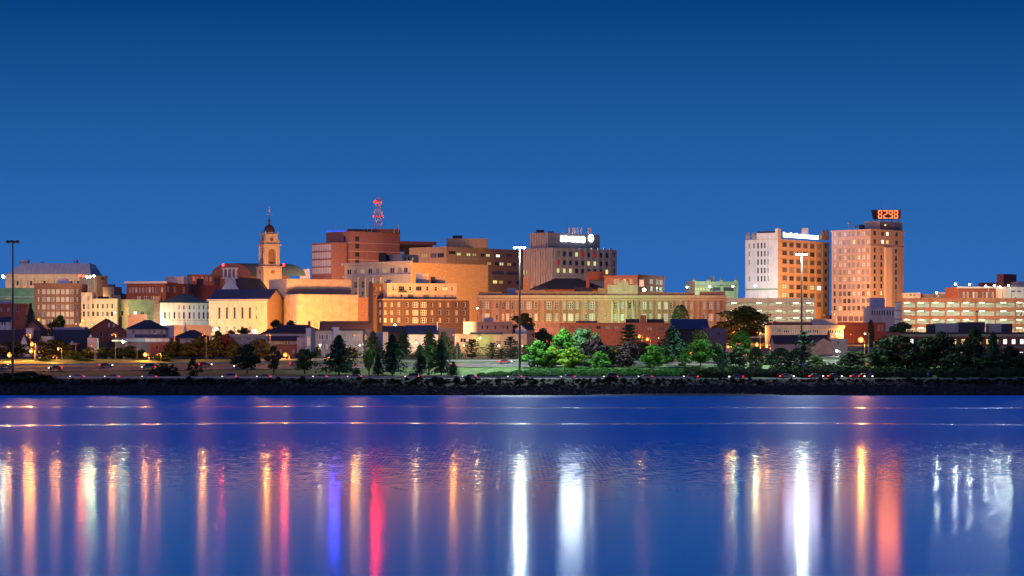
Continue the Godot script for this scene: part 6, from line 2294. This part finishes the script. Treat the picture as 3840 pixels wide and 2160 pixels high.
# ---------- lamps ----------
func lamps() -> void:
	mast("tall unlit lighting mast at the left road side", 48, 908, 795, false, 0)
	mast("tall lit lighting mast standing on the lawn in the middle", 1949, 928, 846, true, 8500)
	mast("tall lit lighting mast behind the black pine before tan tower", 3006, 953, 868, true, 8500)
	# visible street lamps
	for a in [[35, 1332, 880], [117, 1317, 884], [120, 1291, 896], [545, 1330, 884]]:
		street_lamp("bright orange street lamp among trees by the upper road at left", "orange lamps by the upper road", a[0], a[1], a[2], SODIUM, 260, 0.75)
	street_lamp("low orange lamp lighting the bright yellow bushy tree", "", 590, 1330, 872, SODIUM, 120, 0.22)
	street_lamp("low orange lamp lighting the low leafy trees by the road", "", 200, 1340, 874, SODIUM, 150, 0.22)
	street_lamp("slim orange street lamp beside the wooden utility pole", "", 343, 1296, 902, SODIUM, 90)
	street_lamp("orange street lamp standing before the broad brown green tree", "", 218, 1310, 892, SODIUM, 130, 0.3)
	for a in [[302, 1219, 1045], [310, 1201, 1075], [145, 1199, 1090]]:
		street_lamp("orange street lamp on the hill below the brick warehouse", "orange lamps below the warehouse", a[0], a[1], a[2], SODIUM, 100, 0.5)
	street_lamp("blazing orange street lamp before the low brick front", "", 1070, 1331, 906, SODIUM, 190, 0.8)
	street_lamp("orange street lamp beside the tall lawn spruce and townhouse", "", 1232, 1344, 908, SODIUM, 110, 0.42)
	street_lamp("huge blazing orange street lamp before the brick mill", "", 3228, 1275, 872, SODIUM, 560, 1.0)
	street_lamp("pale lamp on a thin pole beside the huge orange lamp", "", 3244, 1252, 878, AMBER, 30, 0.22)
	for a in [[2397, 1262, 1000], [2427, 1273, 985], [2730, 1300, 935], [2838, 1293, 938], [2310, 1318, 905], [2875, 1299, 940], [2592, 1326, 905]]:
		street_lamp("small orange street lamp glowing between the middle trees", "orange lamps between trees", a[0], a[1], a[2], SODIUM, 130, 0.55)
	street_lamp("bright white lamp above the low storefront canopy", "", 461, 1281, 926, MERCURY, 90, 0.45)
	street_lamp("bright white lamp at the foot of the cream auditorium", "", 954, 1243, 1150, AMBER, 500, 0.75)
	street_lamp("small white lamp beside the auditorium corner", "", 811, 1233, 1150, Color(1, 0.92, 0.8), 120, 0.45)
	street_lamp("white lamp before the flat lit side of the pale house", "", 3138, 1316, 940, COOL, 60, 0.4)
	street_lamp("small white lamp at the corner of white workshop", "", 3139, 1251, 1045, COOL, 50, 0.35)
	for a in [[2576, 1077, 1330], [2661, 1075, 1330], [2748, 1074, 1330], [2832, 1072, 1270]]:
		street_lamp("white green lamp on a tall pole before the arcaded block", "lamps before the arcaded block", a[0], a[1], a[2], MERCURY, 90, 0.42)
	wall_lamp("glaring white wall lamp on the corner of the brick office", 2416, 1087, 1258, Color(0.97, 1, 0.85), 160, 0.8)
	wall_lamp("white yellow lamp over the long shed at the hall end", 12, 1037, 1500, Color(1, 0.95, 0.75), 130, 0.9)
	wall_lamp("warm wall lamp low on the dark apartment house", 1481, 1218, 1046, AMBER, 70, 0.4)
	wall_lamp("tall warm wall lamp on the yellow row building", 431, 1172, 1228, AMBER, 60, 0.4)
	wall_lamp("small orange wall lamp over the orange shed", 481, 1178, 1176, SODIUM, 40, 0.3)
	wall_lamp("pale green lamp over the recessed store doorway", 1800, 1268, 953, Color(0.95, 1.0, 0.6), 30, 0.24)
	wall_lamp("pale lamp in the gap beside apartment house and school", 1790, 1156, 1128, AMBER, 60, 0.3)
	for a in [[837, 994], [1064, 993]]:
		var p := at(a[0], a[1], 1455)
		var o := thing("warning_light", "red warning light on a short stalk above vaulted hall", "warning light", p + Vector3(0, -4, 0), "red warning lights")
		var s := Geo.new()
		s.tube([p + Vector3(0, -4, 0), p], [0.1, 0.1], 6)
		part(o, "stalk", s, M.steel)
		var b := Geo.new()
		b.ball(p, 0.7)
		part(o, "lamp_globe", b, glow(Color(1.0, 0.12, 0.1), 12.0))
		omni(o, Vector3(0, 4, 1.0), Color(1.0, 0.12, 0.1), 260, 0.3)
	# red and white lamps on the ribbed block roof
	for a in [[300, 1033, Color(1, 0.1, 0.08)], [312, 1037, Color(1, 0.1, 0.08)], [326, 1038, MERCURY], [338, 1038, MERCURY], [352, 1035, MERCURY]]:
		var red: bool = a[2].g < 0.5
		wall_lamp(("small red lamp" if red else "small white lamp") + " in a row before the ribbed block", a[0], a[1], 1440, a[2], 60, 0.6, ("red" if red else "white") + " lamps on the ribbed block")
	# blue strip on the roof edge of the brick tower block
	var bp := at(1255, 867, 1512)
	var bo := thing("roof_edge_light", "violet blue light strip along the brick tower roof edge", "light strip", bp)
	for j in 8:
		var bg := Geo.new()
		bg.box(at(1228 + 9.0 * j, 866.5, 1512 + 0.0), Vector3(1.3, 0.25, 0.2))
		org = bp
		part(bo, "strip_light", bg, glow(Color(0.18, 0.22, 1.0), 3.0))
	area(bo, Vector3(0, 0.2, 0.5), Vector3.BACK, Vector2(5, 0.4), Color(0.20, 0.24, 1.0), 380.0)
	# lamps on the roof of the wide garage
	for a in [[3582, 1066], [3636, 1067], [3697, 1073], [3729, 1071], [3750, 1077], [3782, 1070], [3512, 1098]]:
		street_lamp("white lamp on a pole standing on the wide garage roof deck", "lamps on the garage roof", a[0], a[1], 1170, COOL, 45, 0.4, "roof_lamp", 1.0, at(0, 1134, 1170).y)
	# street and flood lamps on the streets before the facades
	row("the long green shed", [60], 1400, 5, MERCURY, 420)
	row("the brick warehouse", [150, 215, 285], 1208, 5, AMBER, 130)
	row("the yellow row", [345, 420], 1202, 5, AMBER, 400)
	row("the olive building", [520, 570], 1200, 5, MERCURY, 260)
	row("the ribbed block", [330, 385], 1420, 6, AMBER, 520)
	row("the arched brick building", [520, 590], 1300, 6, GLOWING, 700)
	row("the white hall", [640, 700, 760], 1172, 4, Color(0.98, 1.0, 0.86), 150)
	row("the auditorium front", [820, 885, 945], 1152, 4, AMBER, 300)
	row("the auditorium flank", [1040, 1062], 1163, 4, SODIUM, 300)
	row("the panelled annex", [1120, 1180, 1240, 1300, 1335], 1122, 7, Color(1.0, 0.64, 0.30), 3000)
	row("the orange wall building", [680, 750], 1085, 3, SODIUM, 300)
	row("the clock tower", [985, 1030], 1300, 14, GLOWING, 3000)
	row("the courthouse flank", [1640, 1720, 1800, 1850], 1225, 7, GLOWING, 2500)
	row("the courthouse columns", [1350, 1450], 1245, 8, AMBER, 420)
	row("the apartment house", [1395, 1425, 1470], 1022, 5, GLOWING, 1300)
	row("the apartment house end", [1490, 1550, 1620], 1002, 7, GLOWING, 2300)
	row("the left school wing", [1810, 1900, 1990, 2080], 1108, 4, Color(1.0, 0.66, 0.42), 330)
	row("the school centre", [2170, 2260, 2330, 2400, 2480], 1106, 4, Color(0.72, 1.0, 0.68), 300)
	row("the right school wing", [2600, 2690], 1108, 4, Color(1.0, 0.66, 0.42), 380)
	row("the brick office", [2300, 2440], 1245, 5, AMBER, 300)
	row("the tan tower", [2950, 3030, 3090], 1252, 8, GLOWING, 1150)
	row("the white tower flank", [2800, 2850, 2895], 1262, 10, Color(0.70, 0.93, 1.0), 560)
	row("the digit tower flank", [3300, 3350, 3395], 1268, 8, SODIUM, 1900)
	row("the digit tower front", [3130, 3190, 3250], 1266, 8, AMBER, 520)
	row("the brick mill", [3190, 3260], 1060, 5, SODIUM, 750)
	row("the white workshop", [2930, 3030, 3120], 1040, 5, AMBER, 80)
	row("the wide garage", [3420, 3520, 3620, 3720, 3810], 1125, 4, GLOWING, 420)
	row("the open garage", [2760, 2880, 3000], 1160, 4, AMBER, 480)
	row("the peach loft", [1800, 1860, 1910], 985, 4, SODIUM, 50)
	row("the peach store", [1740, 1870, 1960], 938, 4, AMBER, 90, false)
	row("the orange block house", [2050, 2085], 1015, 4, SODIUM, 170)
	row("the long brick shed", [2130, 2230, 2340, 2470], 1045, 4, AMBER, 120)
	row("the tan block house", [1670, 1560], 955, 5, AMBER, 110, false)
	row("the townhouse row", [1200, 1290, 1350], 905, 5, Color(1.0, 0.95, 0.9), 60, false)
	row("the beige office", [1600, 1760, 1880], 1450, 10, GLOWING, 900)
	row("the brick tower block", [1180, 1240, 1300, 1400], 1465, 10, Color(1.0, 0.74, 0.58), 1050)
	row("the ribbed tower", [2120, 2220, 2300], 1430, 8, AMBER, 330)
	row("the arcaded block", [2640, 2720], 1340, 5, MERCURY, 420)
	row("the brick hotel", [3640, 3740, 3810], 1270, 6, Color(1.0, 0.95, 0.75), 260)
	row("the upper road", [100, 420, 760, 1000, 1330, 1700], 889, 9, SODIUM, 230, false)
	row("the civic hall", [80, 180, 280], 1485, 9, AMBER, 500)
	row("the huge brown lit tree", [2750, 2840], 1085, 5, SODIUM, 300, false)
	row("the vaulted hall", [760, 850], 1430, 9, SODIUM, 500)

func row(what: String, xs: Array, d: float, h: float, c: Color, e: float, flood := true) -> void:
	for x in xs:
		if flood:
			lamp_h("flood lamp on a short pole aimed at " + what, "flood lamps before " + what.trim_prefix("the "), x, d, h, c, e, "flood_lamp", true)
		else:
			lamp_h("street lamp on a pole beside " + what, "street lamps beside " + what.trim_prefix("the "), x, d, h, c, e)
